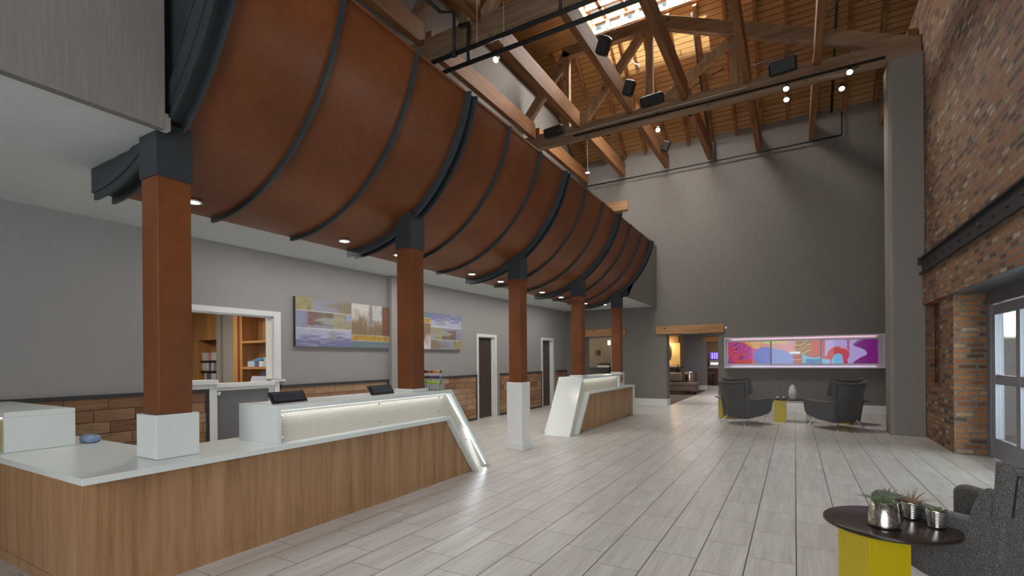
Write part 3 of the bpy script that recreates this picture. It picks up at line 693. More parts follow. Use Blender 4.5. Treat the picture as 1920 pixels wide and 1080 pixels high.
far=thing('reception_desk','further reception desk with slanting white near end','desk')
low=[(13.60,.835),(10.08,.835),(9.44,0),(9.50,0),(10.115,.788),(13.555,.788),(13.555,0),(13.60,0)]
MB().prism(low,-4.66,XF-.03,'X').build('countertop',M['white'],far,bevel=.004)
MB().prism([(9.53,.02),(13.555,.02),(13.555,.788),(10.12,.788)],XF-.13,XF-.08,'X').build('front_panel',M['deskwood'],far)
up=[(12.38,1.167),(9.80,1.167),(9.07,0),(9.125,0),(9.83,1.12),(12.38,1.12)]
MB().prism(up,-4.47,XU,'X').build('raised_shelf',M['white'],far,bevel=.004)
MB().box(-4.47,XU,12.335,12.38,.836,1.12).build('side_panel',M['white'],far,bevel=.004)
MB().prism([(12.33,.836),(12.33,1.12),(9.83,1.12),(9.14,.0),(9.44,0),(10.08,.836)],XU-.075,XU-.06,'X').build('perforated_panel',M['perf'],far)
MB().prism([(9.83,1.12),(9.13,0),(9.17,0),(9.86,1.12)],-4.46,XU-.075,'X').build('end_panel',M['white'],far)
MB().box(XU-.058,XU-.05,9.9,12.3,1.113,1.119).build('led_strip',M['led'],far)
lamp('desk_led','AREA',(XU-.03,11.1,1.105),1.0,(.95,.93,.85),size=.02,size_y=2.2).rotation_euler=(0,R(-12),0)

# monitors
def monitor(x,y,rz,label,w=.20):
    t=thing('monitor',label,'monitor',(x,y,1.168),rz,'dark monitors on the raised shelf')
    MB().prism([(.02,.0),(.0,.0),(-.065,.098),(-.045,.105)],-w,w,'Y').build('screen_back',M['black'],t,bevel=.004)
    MB().prism([(.012,.018),(.024,.022),(-.022,.092),(-.034,.088)],-w*.9,w*.82,'Y').build('housing',plain('navy_plastic',(.02,.028,.04),.4),t,bevel=.004)
    MB().box(-.14,-.02,-.05,.05,0,.006).build('stand',M['black'],t)
monitor(-4.12,2.96,R(6),'dark tilted monitor at the left end of the raised shelf')
monitor(-4.12,4.16,R(6),'dark tilted monitor just left of the second column')

# lollipops
ORD=['first','second','third','fourth','fifth','sixth','seventh','eighth','ninth','tenth','eleventh']
st=thing('candy_stand','stepped clear stand holding lollipops beside the second column','stand',(-4.16,5.06,1.168))
MB().box(-.20,.20,-.10,-.06,0,.012).box(-.20,.20,-.02,.02,0,.075).box(-.16,.16,.06,.10,0,.145).box(-.2,.2,-.10,.10,0,.004).build('steps',plain('clear_acrylic_grey',(.35,.36,.34),.15),st)
cols={'green':(.30,.50,.04),'dark red':(.20,.03,.04),'orange':(.60,.16,.03),'dark blue':(.03,.04,.12),'yellow':(.6,.5,.05),'brown':(.10,.04,.03)}
cm={k:plain(k.replace(' ','_')+'_candy',v,.3) for k,v in cols.items()}
proto={}
def lolly(x,y,z,c,label):
    if c not in proto:
        t=thing('lollipop',label,'lollipop',(x,y,z),0,'lollipops on the candy stand')
        MB().tube([(0,0,0),(0,0,.075)],.0032,6).build('stick',M['whitep'],t)
        MB().lathe([(.002,-.020),(.014,-.016),(.0190,-.005),(.0190,.006),(.014,.016),(.002,.020)],12,(0,0,.09)).build('candy',cm[c],t,smooth=True); proto[c]=t
    else: dup(proto[c],(x,y,z),0,label)
for row,(y,z,n,cs,nm) in enumerate([(-.08,.012,11,['brown','dark red','dark blue','dark red','yellow','green','green','green','green','green','green'],'bottom'),(0,.075,10,['dark blue','brown','dark blue','brown','dark blue','dark blue','dark blue','brown','dark blue','dark blue'],'middle'),(.08,.145,8,['dark blue','brown','orange','dark red','orange','orange','green','dark red'],'top')]):
    for i in range(n):
        x=-.19+i*.038 if row<2 else -.15+i*.038
        lolly(-4.16+x,5.06+y,1.168+z,cs[i],'%s lollipop, %s from the left on the %s tier of the candy stand'%(cs[i],ORD[i],nm))
j=thing('candy_jar','glass jar of mottled sweets at the far end of the second desk','jar',(-4.0,12.62,.836))
MB().lathe([(.05,0),(.055,.01),(.045,.05),(.08,.10),(.095,.20),(.09,.30),(.07,.305)],20).build('jar_body',M['glass'],j,smooth=True)
t=NT('mottled_sweets',.5); vo=t.node('ShaderNodeTexVoronoi'); vo.inputs['Scale'].default_value=45; t.link(t.objc(),vo.inputs['Vector']); t.color(t.ramp(t.sep(vo.outputs['Color'])[0],[(.2,(.35,.04,.02)),(.5,(.6,.45,.2)),(.8,(.1,.03,.02))]))
MB().lathe([(.07,.10),(.09,.20),(.085,.285),(.02,.30)],16).build('sweets',t.m,j,smooth=True)
MB().lathe([(.05,0),(.052,.05),(.06,.09)],16).build('foot',M['whitep'],j)

# lintels over openings
for x0,x1,z0,z1,l in ((-3.96,-1.88,2.345,2.615,'pine lintel beam over the right-hand doorway in the end wall'),(-6.72,-4.97,2.345,2.61,'pine lintel beam over the doorway behind the far columns'),(-5.85,-4.86,6.61,6.92,'short pine lintel high on the end wall above the canopy end')):
    tag(MB().box(x0,x1,WE-.06,WE+.2,z0,z1).build('lintel_beam',M['lintel'],bevel=.01),l,'beam','pine lintel beams')
tag(B(-1.86,-1.80,WE-.012,WE,2.46,2.53).build('thermostat',M['whitep']),'tiny white wall sensor right of the doorway lintel','sensor')
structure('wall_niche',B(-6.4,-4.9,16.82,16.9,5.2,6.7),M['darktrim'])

# steel beam in the brick wall
t=thing('steel_beam','dark bolted steel beam along the brick wall above the entrance','beam')
MB().box(2.10,2.199,-4.0,12.24,3.425,3.455).box(2.145,2.16,-4.0,12.24,3.15,3.43).box(2.10,2.199,-4.0,12.24,3.14,3.165).build('channel',M['steelb'],t)
MB().box(2.08,2.22,12.20,12.30,3.32,3.47).build('end_plate',M['steelb'],t)
m=MB()
for k_ in range(30):
    y=11.6-.62*k_/1.3
    m.lathe([(.022,0),(.022,.02),(.012,.03)],6).tf if False else None
    m.add(*(lambda q:(q.v,q.f))(MB().lathe([(.026,0),(.026,.018),(.012,.03)],6).tf(Matrix.Translation((2.146,y,3.29))@Matrix.Rotation(R(-90),4,'Y'))))
m.build('bolts',M['steelb'],t)

# ================================================================== paintings and screens (colour computed per point)
def vnoise(u,v,seed,fu,fv):
    rng=np.random.RandomState(seed); g=rng.rand(64,64)
    x=(u*fu)%63; y=(v*fv)%63; i=np.floor(x).astype(int); j=np.floor(y).astype(int); fx=x-i; fy=y-j; fx=fx*fx*(3-2*fx); fy=fy*fy*(3-2*fy)
    i2=(i+1)%64; j2=(j+1)%64
    return (g[i,j]*(1-fx)+g[i2,j]*fx)*(1-fy)+(g[i,j2]*(1-fx)+g[i2,j2]*fx)*fy
def canvas(name,mat,parent,corner,du,dv,nu,nv,fn):
    """grid quad from corner, du across, dv up; fn(u,v)->rgb arrays (linear)"""
    u,v=np.meshgrid(np.linspace(0,1,nu+1),np.linspace(0,1,nv+1)); c=Vector(corner); du=Vector(du); dv=Vector(dv)
    P=np.array(c)[None,None]+u[...,None]*np.array(du)+v[...,None]*np.array(dv)
    vs=P.reshape(-1,3).tolist(); W=nu+1
    fs=[(j*W+i,j*W+i+1,(j+1)*W+i+1,(j+1)*W+i) for j in range(nv) for i in range(nu)]
    me=bpy.data.meshes.new(name); me.from_pydata(vs,[],fs); me.update()
    col=np.clip(fn(u,v),0,1); a=me.color_attributes.new('paint','FLOAT_COLOR','POINT')
    a.data.foreach_set('color',np.concatenate([col.reshape(-1,3),np.ones((len(vs),1))],1).ravel().astype(np.float32))
    o=bpy.data.objects.new(name,me); COL.objects.link(o); me.materials.append(mat); o.parent=parent; return o
def lerp(a,b,t): return a*(1-t[...,None])+np.array(b)*t[...,None]
def sm(x,a,b): 
    t=np.clip((x-a)/(b-a),0,1); return t*t*(3-2*t)
def srgb(r,g,b): return tuple(((c/255)/12.92 if c/255<=.04045 else ((c/255+.055)/1.055)**2.4) for c in (r,g,b))
def abstract1(u,v):
    w=1-v; c=np.zeros(u.shape+(3,))+np.array(srgb(140,140,155))
    n=vnoise(u,v,1,7,9); n2=vnoise(u,v,2,40,14); n3=vnoise(u,v,3,14,40); n4=vnoise(u,v,8,90,6)
    def rect(c,x0,x1,y0,y1,col,col2=None,k=None,soft=.004):
        m=sm(u,x0-soft,x0+soft)*(1-sm(u,x1-soft,x1+soft))*sm(w,y0-soft,y0+soft)*(1-sm(w,y1-soft,y1+soft))
        a=np.zeros_like(c)+np.array(srgb(*col))
        if col2 is not None: a=lerp(a,srgb(*col2),np.clip(k,0,1))
        return c*(1-m[...,None])+a*m[...,None]
    c=rect(c,0,.13,0,.27,(158,150,112),(126,120,80),n2); c=rect(c,.13,.46,0,.27,(138,142,158),(128,116,96),sm(u+.5*n,.3,.9))
    c=rect(c,0,.09,.27,.62,(138,140,165),(120,120,150),n); c=rect(c,.09,.30,.27,.55,(150,152,150),(112,96,88),sm(n+.4*n3,.5,.95))
    c=rect(c,.09,.14,.35,.56,(120,84,84),(140,110,105),n2); c=rect(c,.30,.46,.27,.62,(160,158,138),(145,130,110),n3)
    c=rect(c,.41,.46,.30,.42,(140,150,180)); c=rect(c,0,.46,.62,1,(165,168,190),(112,112,150),sm(w+.35*n3,.8,1.15)); c=rect(c,.28,.32,.66,.85,(120,128,110),(150,155,160),n)
    c=rect(c,.46,.85,0,.72,(196,190,188),(128,108,86),sm(w*1.3+.5*n4,.35,.95)); c=rect(c,.63,.66,0,.5,(120,116,130),(150,145,145),n4); c=rect(c,.66,.76,0,.35,(190,195,205),(160,150,140),n4)
    c=rect(c,.76,.85,0,.72,(122,74,50),(100,85,75),n4); c=rect(c,.46,.85,.72,.84,(190,154,72),(150,115,50),n2); c=rect(c,.46,.85,.84,1,(118,128,134),(96,120,132),n)
    c=rect(c,.85,1,0,1,(150,145,140),(110,100,92),n2)
    for x0,x1,y in ((0,.46,.27),(0,.46,.62),(.46,.85,.715),(.46,.85,.84)): c=rect(c,x0,x1,y-.004,y+.004,(225,222,215))
    return c*(1+.18*(vnoise(u,v,5,60,30)-.5))[...,None]
def abstract2(u,v): return abstract1(1-u,1-v)
pa=mat_vcol('abstract_canvas',0,.6)
for y0,y1,fn,l in ((5.24,8.05,abstract1,'wide abstract canvas in grey and ochre blocks, nearer the shop window'),(7.70,9.90,abstract2,'abstract canvas in grey, ochre and blue right of the second column')):
    if y0<6: y0,y1=5.24,7.405
    t=thing('painting',l,'painting')
    MB().box(WL+.002,WL+.055,y0,y1,1.805,2.635).build('stretcher_edge',M['darktrim'],t)
    u0=0 if y0<6 else .12
    canvas('canvas',pa,t,(WL+.058,y0,1.805),(0,y1-y0,0),(0,0,.83),220,90,(lambda u,v:abstract1(u*.84,v)) if fn is abstract1 else (lambda u,v:abstract2(.15+u*.85,v)))
# video wall
def mk(cond,c,col):  # hard-ish mask
    return c*(1-cond[...,None])+np.array(srgb(*col))*cond[...,None]
def scr1(u,v):
    w=1-v; n=vnoise(u,v,11,9,5)-.5; n2=vnoise(u+.3*v,v-.4*u,12,34,7); c=np.zeros(u.shape+(3,))+np.array(srgb(196,28,140))
    q=np.sin(26*u+15*w+7*n+3*n2); q2=np.sin(60*u+40*w+9*n); c=mk(sm(q,.35,.6)*(1-sm(u,.34,.5)),c,(84,22,104)); c=mk(sm(q*q2,.5,.8)*(1-sm(u,.4,.6)),c,(30,14,60)); c=mk(sm(n2+n,.62,.72)*(1-sm(u,.25,.6)),c,(210,32,60)); c=mk(sm(q2,.86,.95)*(1-sm(u,.5,.6)),c,(226,90,190))
    c=mk(sm(-w+.35*u+.1*n-.02,.0,.02)*sm(u,.25,.3),c,(214,50,50))
    c=mk(sm(.36-w-abs(u-.72)*.9+.1*n,0,.02),c,(225,150,60)); c=mk(sm(u,.76,.77)*sm(.5-w+.05*n,0,.02),c,(214,110,80)); c=mk(sm(.12-w,0,.02)*sm(u,.83,.84),c,(190,190,90))
    e=((u-.88)/.26)**2+((w-.75)/.5)**2; c=mk(1-sm(e+n*.3,.95,1.05),c,(92,76,190)); c=mk((1-sm(e+n*.3,.95,1.05))*sm(vnoise(u,v,14,60,3),.5,.7),c,(70,100,205))
    e2=((u-.45)/.24)**2+((w-1.0)/.2)**2; c=mk(1-sm(e2,.9,1.05),c,(210,50,50))
    return c
def scr2(u,v):
    w=1-v; n=vnoise(u,v,21,8,5)-.5; st=vnoise(u,v,22,50,3); c=np.zeros(u.shape+(3,))+np.array(srgb(140,150,220))
    c=lerp(c,srgb(110,110,200),st*.6)
    c=mk(sm(.32-w+.5*u*(u<.3)+.25*(u>.3)*sm(u,.2,.4)+.1*n,0,.03),c,(222,140,140)); c=mk(sm(.1-w,0,.02)*(1-sm(u,.3,.34)),c,(220,190,90))
    m=sm(u,.43,.47)*sm(1.0-w,0,.02); c=mk(m*sm(w+n*.3,.45,.5),c,(190,60,30)); c=mk(sm(u,.5,.52)*sm(.6-w+n*.2,0,.03),c,(176,110,40)); g=np.sin(40*(w+.75*u)+6*n); c=mk(sm(u,.46,.52)*sm(.62-w+n*.2,0,.03)*sm(g,.2,.6),c,(120,52,18)); c=mk(sm(u,.46,.52)*sm(.62-w+n*.2,0,.03)*sm(-g,.7,.9),c,(226,160,70)); c=mk(sm(u,.46,.5)*sm(w-.6+n*.3,0,.05)*sm(g,.5,.8),c,(110,24,24))
    c=mk(sm(u,.80,.86)*sm(1-w,0,.02)*sm(u-.7-.2*w,0,.05),c,(205,40,30)); c=mk(sm(w-.62-.12*np.sin(u*9)+.1*n,0,.03)*sm(u,.62,.66),c,(120,185,215)); c=mk(sm(w-.80+.1*n,0,.03)*sm(u,.68,.74),c,(40,110,180))
    c=mk(((abs(w-.52)<.045)&(u>.38)&(u<.60)).astype(float),c,(235,245,250))
    c=mk(((abs(w-.83)<.012)&(u>.38)&(u<.62)&((u*60)%1<.6)).astype(float),c,(235,225,230))
    return c
def scr3(u,v):
    w=1-v; n=vnoise(u,v,31,7,4)-.5; c=np.zeros(u.shape+(3,))+np.array(srgb(190,160,225))
    c=mk(sm(u-.70+.12*np.sin(w*8)+.12*n,0,.02)*sm(w+u-.55-.0*w,0,.3),c,(140,10,130)); c=mk(sm(u-.72+.1*np.sin(w*8)+.1*n,0,.02)*sm(np.sin(70*w-30*u+8*n),.6,.9),c,(70,4,80))
    c=mk(((u<.05)|((u<.06)&(w<.4))).astype(float),c,(200,25,40))
    e=((u-.30)/.20)**2+((w-.62)/.34)**2; e2=((u-.30)/.12)**2+((w-.95)/.38)**2
    c=mk((1-sm(e,.95,1.05)),c,(205,25,40)); c=mk(sm(w-.58-.1*np.sin(u*14+1),0,.03)*(1-sm(u,.14,.2)),c,(205,30,40)); c=mk(sm(w-.76-.05*np.sin(u*12),0,.02)*(1-sm(u,.14,.16)),c,(125,185,230)); c=mk(1-sm(e2,.95,1.05),c,(125,185,230))
    c=mk((1-sm(abs(u-.385-.05*w),.035,.045))*sm(w,.55,.6),c,(205,25,40))
    c=mk(1-sm(abs(u-(.50-.09*w+.10*np.sin(w*3)*0)),.008,.014),c,(200,40,120)); c=mk((1-sm(abs(u-(.52-.22*(w-.4)**2-.03)),.006,.012))*(w<.6),c,(190,20,60))
    c=mk(1-sm(abs(w-.33-1.8*(u-.36)**2*4)+(abs(u-.42)>.1)*1.0,.015,.03),c,(225,150,170))
    return c
vw=thing('video_wall','long white framed display of three colourful abstract screens on end wall','display')
x0,x1=-1.865,2.095; z0,z1=1.245,2.17
MB().box(x0,x1,WE-.13,WE-.001,z0,z0+.035).box(x0,x1,WE-.13,WE-.001,z1-.035,z1).box(x0,x0+.035,WE-.13,WE-.001,z0+.035,z1-.035).box(x1-.035,x1,WE-.13,WE-.001,z0+.035,z1-.035).box(x0,x1,WE-.02,WE-.001,z0,z1).build('outer_frame',plain('pinkish_white_frame',(.70,.66,.72),.35,var=.02),vw,bevel=.004)
sx=[(-1.765,-.62),(-.585,.62),(.665,1.935)]
m=MB()
for a,b_ in sx: m.box(a-.03,b_+.03,WE-.09,WE-.02,z0+.10,z1-.10)
m.build('bezel',M['whitep'],vw)
ms=mat_vcol('lit_screen',.55,.25); ms.node_tree.links.remove(ms.node_tree.nodes['Principled BSDF'].inputs['Base Color'].links[0]); ms.node_tree.nodes['Principled BSDF'].inputs['Base Color'].default_value=(.01,.01,.012,1)
for (a,b_),fn in zip(sx,(scr1,scr2,scr3)): canvas('screen',ms,vw,(a,WE-.093,z0+.135),(b_-a,0,0),(0,0,z1-z0-.27),220,100,fn)
MB().box(-1.79,1.96,WE-.1,WE-.098,z0+.12,z1-.12).build('cover_glass',mat_glass(.008,.0,'cover_glass'),vw)
lamp('display_glow','AREA',((x0+x1)/2,WE-.05,z0+.07),.8,(.85,.75,1),aim=((x0+x1)/2,WE-.05,z0),size=3.6,size_y=.03)
lamp('display_glow','AREA',((x0+x1)/2,WE-.05,z1-.07),1.0,(1,.62,.72),aim=((x0+x1)/2,WE-.05,z1),size=3.6,size_y=.03)

# ================================================================== SEATING
def wing_chair(fabric,label,loc,face,zb=.86,zc=.72,za=0,fl=.135):
    """faces local +Y; origin at floor centre"""
    t=thing('wing_chair',label,'armchair',loc,face-R(90),'wing back armchairs')
    # backrest with wings: thick curved shell
    nu,nv=20,14; V=[]; F=[]
    def surf(u,v,outer):
        hw=.325+fl*v**1.3
        z=.15+v*(zb+.06*abs(u)**2.5)
        y=-.31-.25*v + (.07+.10*v**1.3)*abs(u)**2.8
        th=.10-.035*v-.03*abs(u)**2
        if not outer: y+=th; hw-=.035
        return (u*hw,y,z)
    for o_ in (1,0):
        for j_ in range(nv+1):
            for i in range(nu+1): V.append(surf(-1+2*i/nu,j_/nv,o_))
    N=(nu+1)*(nv+1); I=lambda o_,j_,i:o_*N+j_*(nu+1)+i
    for j_ in range(nv):
        for i in range(nu):
            F.append((I(0,j_,i),I(0,j_,i+1),I(0,j_+1,i+1),I(0,j_+1,i))); F.append((I(1,j_,i),I(1,j_+1,i),I(1,j_+1,i+1),I(1,j_,i+1)))
    for i in range(nu): F.append((I(0,0,i),I(1,0,i),I(1,0,i+1),I(0,0,i+1))); F.append((I(0,nv,i),I(0,nv,i+1),I(1,nv,i+1),I(1,nv,i)))
    for j_ in range(nv): F.append((I(0,j_,0),I(0,j_+1,0),I(1,j_+1,0),I(1,j_,0))); F.append((I(0,j_,nu),I(1,j_,nu),I(1,j_+1,nu),I(0,j_+1,nu)))
    bk=MB().add(V,F).build('backrest',fabric,t,smooth=True,bevel=.022,segs=3)
    # piped seam on the back
    seam=[]
    for v in np.linspace(0,.93,12): seam.append(surf(-.86,v,1))
    for u in np.linspace(-.86,.86,14)[1:-1]: seam.append(surf(u,.93,1))
    for v in np.linspace(.93,0,12): seam.append(surf(.86,v,1))
    MB().tube([(a,b-.003,c) for a,b,c in seam],.005,6).build('piping',M['black'],bk,smooth=True)
    # head cushion in front of the backrest, rising above it
    V=[];F=[];nu=14;nv=8
    def hs(u,v,o_):
        hw=.345+.06*v; z=zc+v*(.35+.045*abs(u)**2); y=-.31-.15*v+.12*abs(u)**2.4+(.075*(1-.5*abs(2*v-1)**3) if not o_ else 0)
        return (u*hw,y,z)
    for o_ in (1,0):
        for j_ in range(nv+1):
            for i in range(nu+1): V.append(hs(-1+2*i/nu,j_/nv,o_))
    N=(nu+1)*(nv+1); I=lambda o_,j_,i:o_*N+j_*(nu+1)+i
    for j_ in range(nv):
        for i in range(nu):
            F.append((I(0,j_,i),I(0,j_,i+1),I(0,j_+1,i+1),I(0,j_+1,i))); F.append((I(1,j_,i),I(1,j_+1,i),I(1,j_+1,i+1),I(1,j_,i+1)))
    for i in range(nu): F.append((I(0,0,i),I(1,0,i),I(1,0,i+1),I(0,0,i+1))); F.append((I(0,nv,i),I(0,nv,i+1),I(1,nv,i+1),I(1,nv,i)))
    for j_ in range(nv): F.append((I(0,j_,0),I(0,j_+1,0),I(1,j_+1,0),I(1,j_,0))); F.append((I(0,j_,nu),I(1,j_,nu),I(1,j_+1,nu),I(0,j_+1,nu)))
    MB().add(V,F).build('head_cushion',fabric,t,smooth=True,bevel=.02,segs=3)
    # seat shell and cushion
    MB().prism([(-.33,.17),(.36,.25),(.38,.36),(-.34,.34)],-.29,.29,'X').build('seat_shell',fabric,t,bevel=.02,segs=3)
    MB().prism([(-.30,.34),(.40,.365),(.415,.45),(-.30,.42)],-.275,.275,'X').build('seat_cushion',fabric,t,bevel=.04,segs=4)
    # arms: side panels, top flaring outward at the front
    for s in (-1,1):
        prof=[(-.32,.155),(.10,.20),(.36,.265),(.42,.34),(.44,.585),(.40,.625),(.28,.62),(.0,.60),(-.20,.61),(-.40,.68)]
        V=[];F=[]; n=len(prof)
        for side in (0,1):
            for (y,z) in prof:
                k=(z-.23)/.4; x=.275+.02*k+.05*max(0,y)*k
                V.append((s*(x+(.09 if side else 0)),y,z+(za if z>.5 else 0)))
        F=[tuple(range(n)),tuple(range(n,2*n))[::-1]]+[(i,n+i,n+(i+1)%n,(i+1)%n) for i in range(n)]
        MB().add(V,F).build('armrest',fabric,t,bevel=.028,segs=4)
    # splayed chrome legs
    for sx_,sy_,x2,y2 in ((-1,-1,.36,-.42),(1,-1,.36,-.42),(-1,1,.34,.40),(1,1,.34,.40)):
        MB().tube([(sx_*.14,y2*.55,.255),(sx_*.22,y2*.75,.235),(sx_*(x2-.03),y2*.95,.04),(sx_*x2,y2,.0)],[.010,.011,.010,.012],10).build('leg',M['chrome'],t,smooth=True)
    return t
wing_chair(M['chair'],'charcoal wing armchair left of the white vase, seen from behind',(-1.02,12.86,0),R(52))
c2=wing_chair(M['chair'],'charcoal wing armchair right of the white vase, nearest the grey pier',(.74,12.84,0),R(133))
def LD(lat,d,z=0):
    th=R(29.93); return (lat*math.cos(th)-d*math.sin(th), lat*math.sin(th)+d*math.cos(th), z)
wing_chair(M['tweed'],'large grey tweed armchair at the right edge of the foreground',LD(2.90,3.03),R(130),zb=.81,zc=.46,za=.04,fl=.115).scale=(.96,.96,.98)
# tables
def table(loc,rz,label,r=.34,h=.55,clear=False):
    t=thing('side_table',label,'table',loc,rz,'round side tables with yellow bases')
    MB().lathe([(r-.02,h-.028),(r,h-.018),(r,h-.006),(r-.006,h)],64).build('table_top',M['tabletop'],t,smooth=True,bevel=.002)
    MB().box(-.23,-.22,-.155,.12,0,h-.03).build('base_plate',M['yellow'],t,bevel=.002)
    MB().box(-.22,.02,-.14,-.13,0,h-.03).build('base_plate',M['yellow'],t,bevel=.002)
    MB().box(-.22,.02,.10,.11,0,h-.03).build('base_plate',M['yellow'],t,bevel=.002)
    return t
TB=LD(2.28,2.98)
tb=table(TB,R(30),'round espresso topped table with yellow base in the right foreground, three potted plants on it')
tc=thing('side_table','dark round table between the two armchairs, white vase on it','table',(-.10,13.72,0),0,'round side tables with yellow bases')
MB().lathe([(.34,.522),(.36,.532),(.36,.544),(.354,.55)],64).build('table_top',M['tabletop'],tc,smooth=True,bevel=.002)
MB().box(-.345,-.08,-.21,-.195,0,.52).box(-.345,-.333,-.195,.1,0,.52).build('base_plate',M['yellow'],tc,bevel=.002)
acr=NT('smoky_clear_acrylic',.05); n_=acr.n; tr_=acr.node('ShaderNodeBsdfTransparent'); tr_.inputs[0].default_value=(.95,.95,.90,1); gl_=acr.node('ShaderNodeBsdfGlossy'); gl_.inputs['Roughness'].default_value=.05; mx_=acr.node('ShaderNodeMixShader'); mx_.inputs[0].default_value=.06
acr.link(tr_.outputs[0],mx_.inputs[1]); acr.link(gl_.outputs[0],mx_.inputs[2]); acr.link(mx_.outputs[0],n_['Material Output'].inputs[0])
MB().box(-.08,.34,-.17,-.162,0,.52).build('clear_panel',acr.m,tc)
MB().box(.33,.342,-.17,.05,0,.52).build('base_plate',M['yellow'],tc,bevel=.002)
table((-1.50,13.95,0),R(25),'yellow based round table mostly hidden behind the left armchair')
table((1.13,13.86,0),R(-20),'yellow based round table mostly hidden behind the right armchair')
# vase with a faceted diamond relief
V=[];F=[];n=24;m_=26
for j_ in range(m_+1):
    v=j_/m_; z=.345*v; r=.045+.05*math.sin(math.pi*min(1,(v*.92+.06)))**.8-.02*v
    for i in range(n):
        rr=r*(1.09 if (i+j_)%2 and (j_%2 or True) and ((i//1+j_)%3==0) else .97) if 0<j_<m_ else r*.9
        a=2*math.pi*i/n; V.append((rr*math.cos(a),rr*math.sin(a),z))
for j_ in range(m_):
    for i in range(n): F.append((j_*n+i,j_*n+(i+1)%n,(j_+1)*n+(i+1)%n,(j_+1)*n+i))
F.append(tuple(range(n))[::-1])
o=MB().add(V,F).build('vase',plain('white_ceramic',(.72,.70,.74),.25)); o.location=(-.05,13.66,.551)
tag(o,'white faceted ceramic vase on the dark table between armchairs','vase')
def plant(mb,n,L,r0,spread,seed,droop=.5,w=.006):
    rnd=random.Random(seed)
    for k in range(n):
        a=rnd.uniform(0,2*math.pi); l=L*rnd.uniform(.55,1); sp=rnd.uniform(.15,1)*spread; pts=[]
        for q in range(6):
            t=q/5; rr=r0*.4+sp*l*t*(.6+.6*t*t); z=l*(t*(1-.45*sp) - droop*sp*t*t*.9)
            pts.append((rr*math.cos(a),rr*math.sin(a),z))
        mb.tube(pts,[w,w*1.1,w*.9,w*.7,w*.45,w*.12],5)
    return mb
leafm=plain('succulent_green',(.14,.19,.10),.5,var=.3,scale=20); drym=plain('dry_brown_leaves',(.24,.15,.09),.6,var=.3,scale=30)
silver=NT('crackled_silver',.24,1,(.62,.60,.54)); nn=silver.noise(silver.objc(),60,5,.7); silver.color(silver.ramp(nn,[(.35,(.30,.28,.22)),(.6,(.72,.70,.64))])); silver.bump(nn,.2,.002)
p=thing('potted_plant','green succulent in the large tapered silver pot on the foreground table','plant',LD(2.19,2.90,.551))
MB().lathe([(.078,0),(.084,.006),(.083,.02),(.064,.145),(.060,.148),(.057,.14),(.06,.12)],36).build('pot',silver.m,p,smooth=True)
MB().lathe([(.058,.12),(.055,.128),(.01,.132)],20).build('soil',plain('dark_soil',(.03,.022,.016),.9),p)
plant(MB(),26,.15,.02,.95,3,.35,.007).tf(Matrix.Translation((0,0,.12))).build('leaves',leafm,p,smooth=True)
rib=[(.040,0)]
for k in range(9): z=.008+k*.0105; r=.042+.0012*k; rib += [(r,z),(r+.003,z+.004),(r,z+.008)]
rib += [(.052,.105),(.049,.103)]
p=thing('potted_plant','wispy brown air plant in the left ribbed silver pot on the foreground table','plant',LD(2.46,3.03,.551))
MB().lathe(rib,30).build('pot',M['chrome'],p,smooth=True); MB().lathe([(.049,.09),(.045,.098),(.01,.1)],16).build('soil',drym,p)
plant(MB(),22,.12,.02,1.1,5,.1,.0026).tf(Matrix.Translation((0,0,.09))).build('leaves',drym,p,smooth=True)
p=thing('potted_plant','low green rosette in the right ribbed silver pot on the foreground table','plant',LD(2.475,2.87,.551))
MB().lathe(rib,30).build('pot',M['chrome'],p,smooth=True); MB().lathe([(.049,.09),(.045,.098),(.01,.1)],16).build('soil',leafm,p)
plant(MB(),34,.038,.03,1.0,9,.2,.006).tf(Matrix.Translation((0,0,.095))).build('leaves',leafm,p,smooth=True)
for x,lab_ in ((-.37,'small silver cup at the left edge of the vase table'),(-.235,'small silver cup nearer the white vase on its table')):
    o=MB().lathe([(.028,0),(.03,.003),(.038,.075),(.035,.075),(.03,.01)],20).build('cup',M['chrome'],smooth=True); o.location=(x,13.62,.551); tag(o,lab_,'cup','small cups on the vase table')

# ================================================================== SHOP behind the window
structure('floor_shop',B(-12,WL-.15,1.5,7.4,-.02,0.002),M['greydoor'])
structure('ceiling_shop',B(-12,WL-.15,1.5,7.4,2.85,2.9),M['ceil'])
structure('wall_shop_back',B(-12,-11.9,1.5,7.4,0,2.9),M['lgrey'])
structure('wall_shop_left',B(-12,WL-.15,1.4,1.5,0,2.9),M['lgrey'])
structure('wall_shop_right',MB().box(-12,-9.6,6.2,6.3,0,2.9).box(-10.0,-8.85,5.55,6.3,0,2.9).box(-9.80,-9.77,5.50,5.55,0,2.9).box(-8.85,WL-.15,5.6,5.7,0,2.9),M['lgrey'])
lamp('shop_light','AREA',(-8.9,3.6,2.8),55,(1,.86,.66),aim=(-8.9,3.6,0),size=1.6,size_y=1.2)
cab=thing('shelf_unit','warm oak shelf unit seen through the right of the shop window','shelf')
MB().box(-8.83,-8.70,5.20,5.58,0,2.42).box(-8.70,-8.62,5.24,5.58,0,2.38).build('side_panel',M['shelfwood'],cab)
MB().box(-7.70,-7.62,5.20,5.58,0,2.42).build('side_panel',M['shelfwood'],cab)
MB().box(-8.62,-7.70,5.55,5.58,0,2.42).build('back_panel',M['shelfwood'],cab)
MB().box(-8.93,-7.6,5.15,5.58,2.42,2.46).build('top_panel',M['shelfwood'],cab)
for z in (1.905,1.445,1.11): MB().box(-8.62,-7.70,5.20,5.55,z-.02,z+.02).build('shelf_board',M['shelfwood'],cab)
for x in (-8.50,-8.0): MB().box(x-.008,x+.008,5.54,5.552,.3,2.4).build('shelf_track',M['alu'],cab)
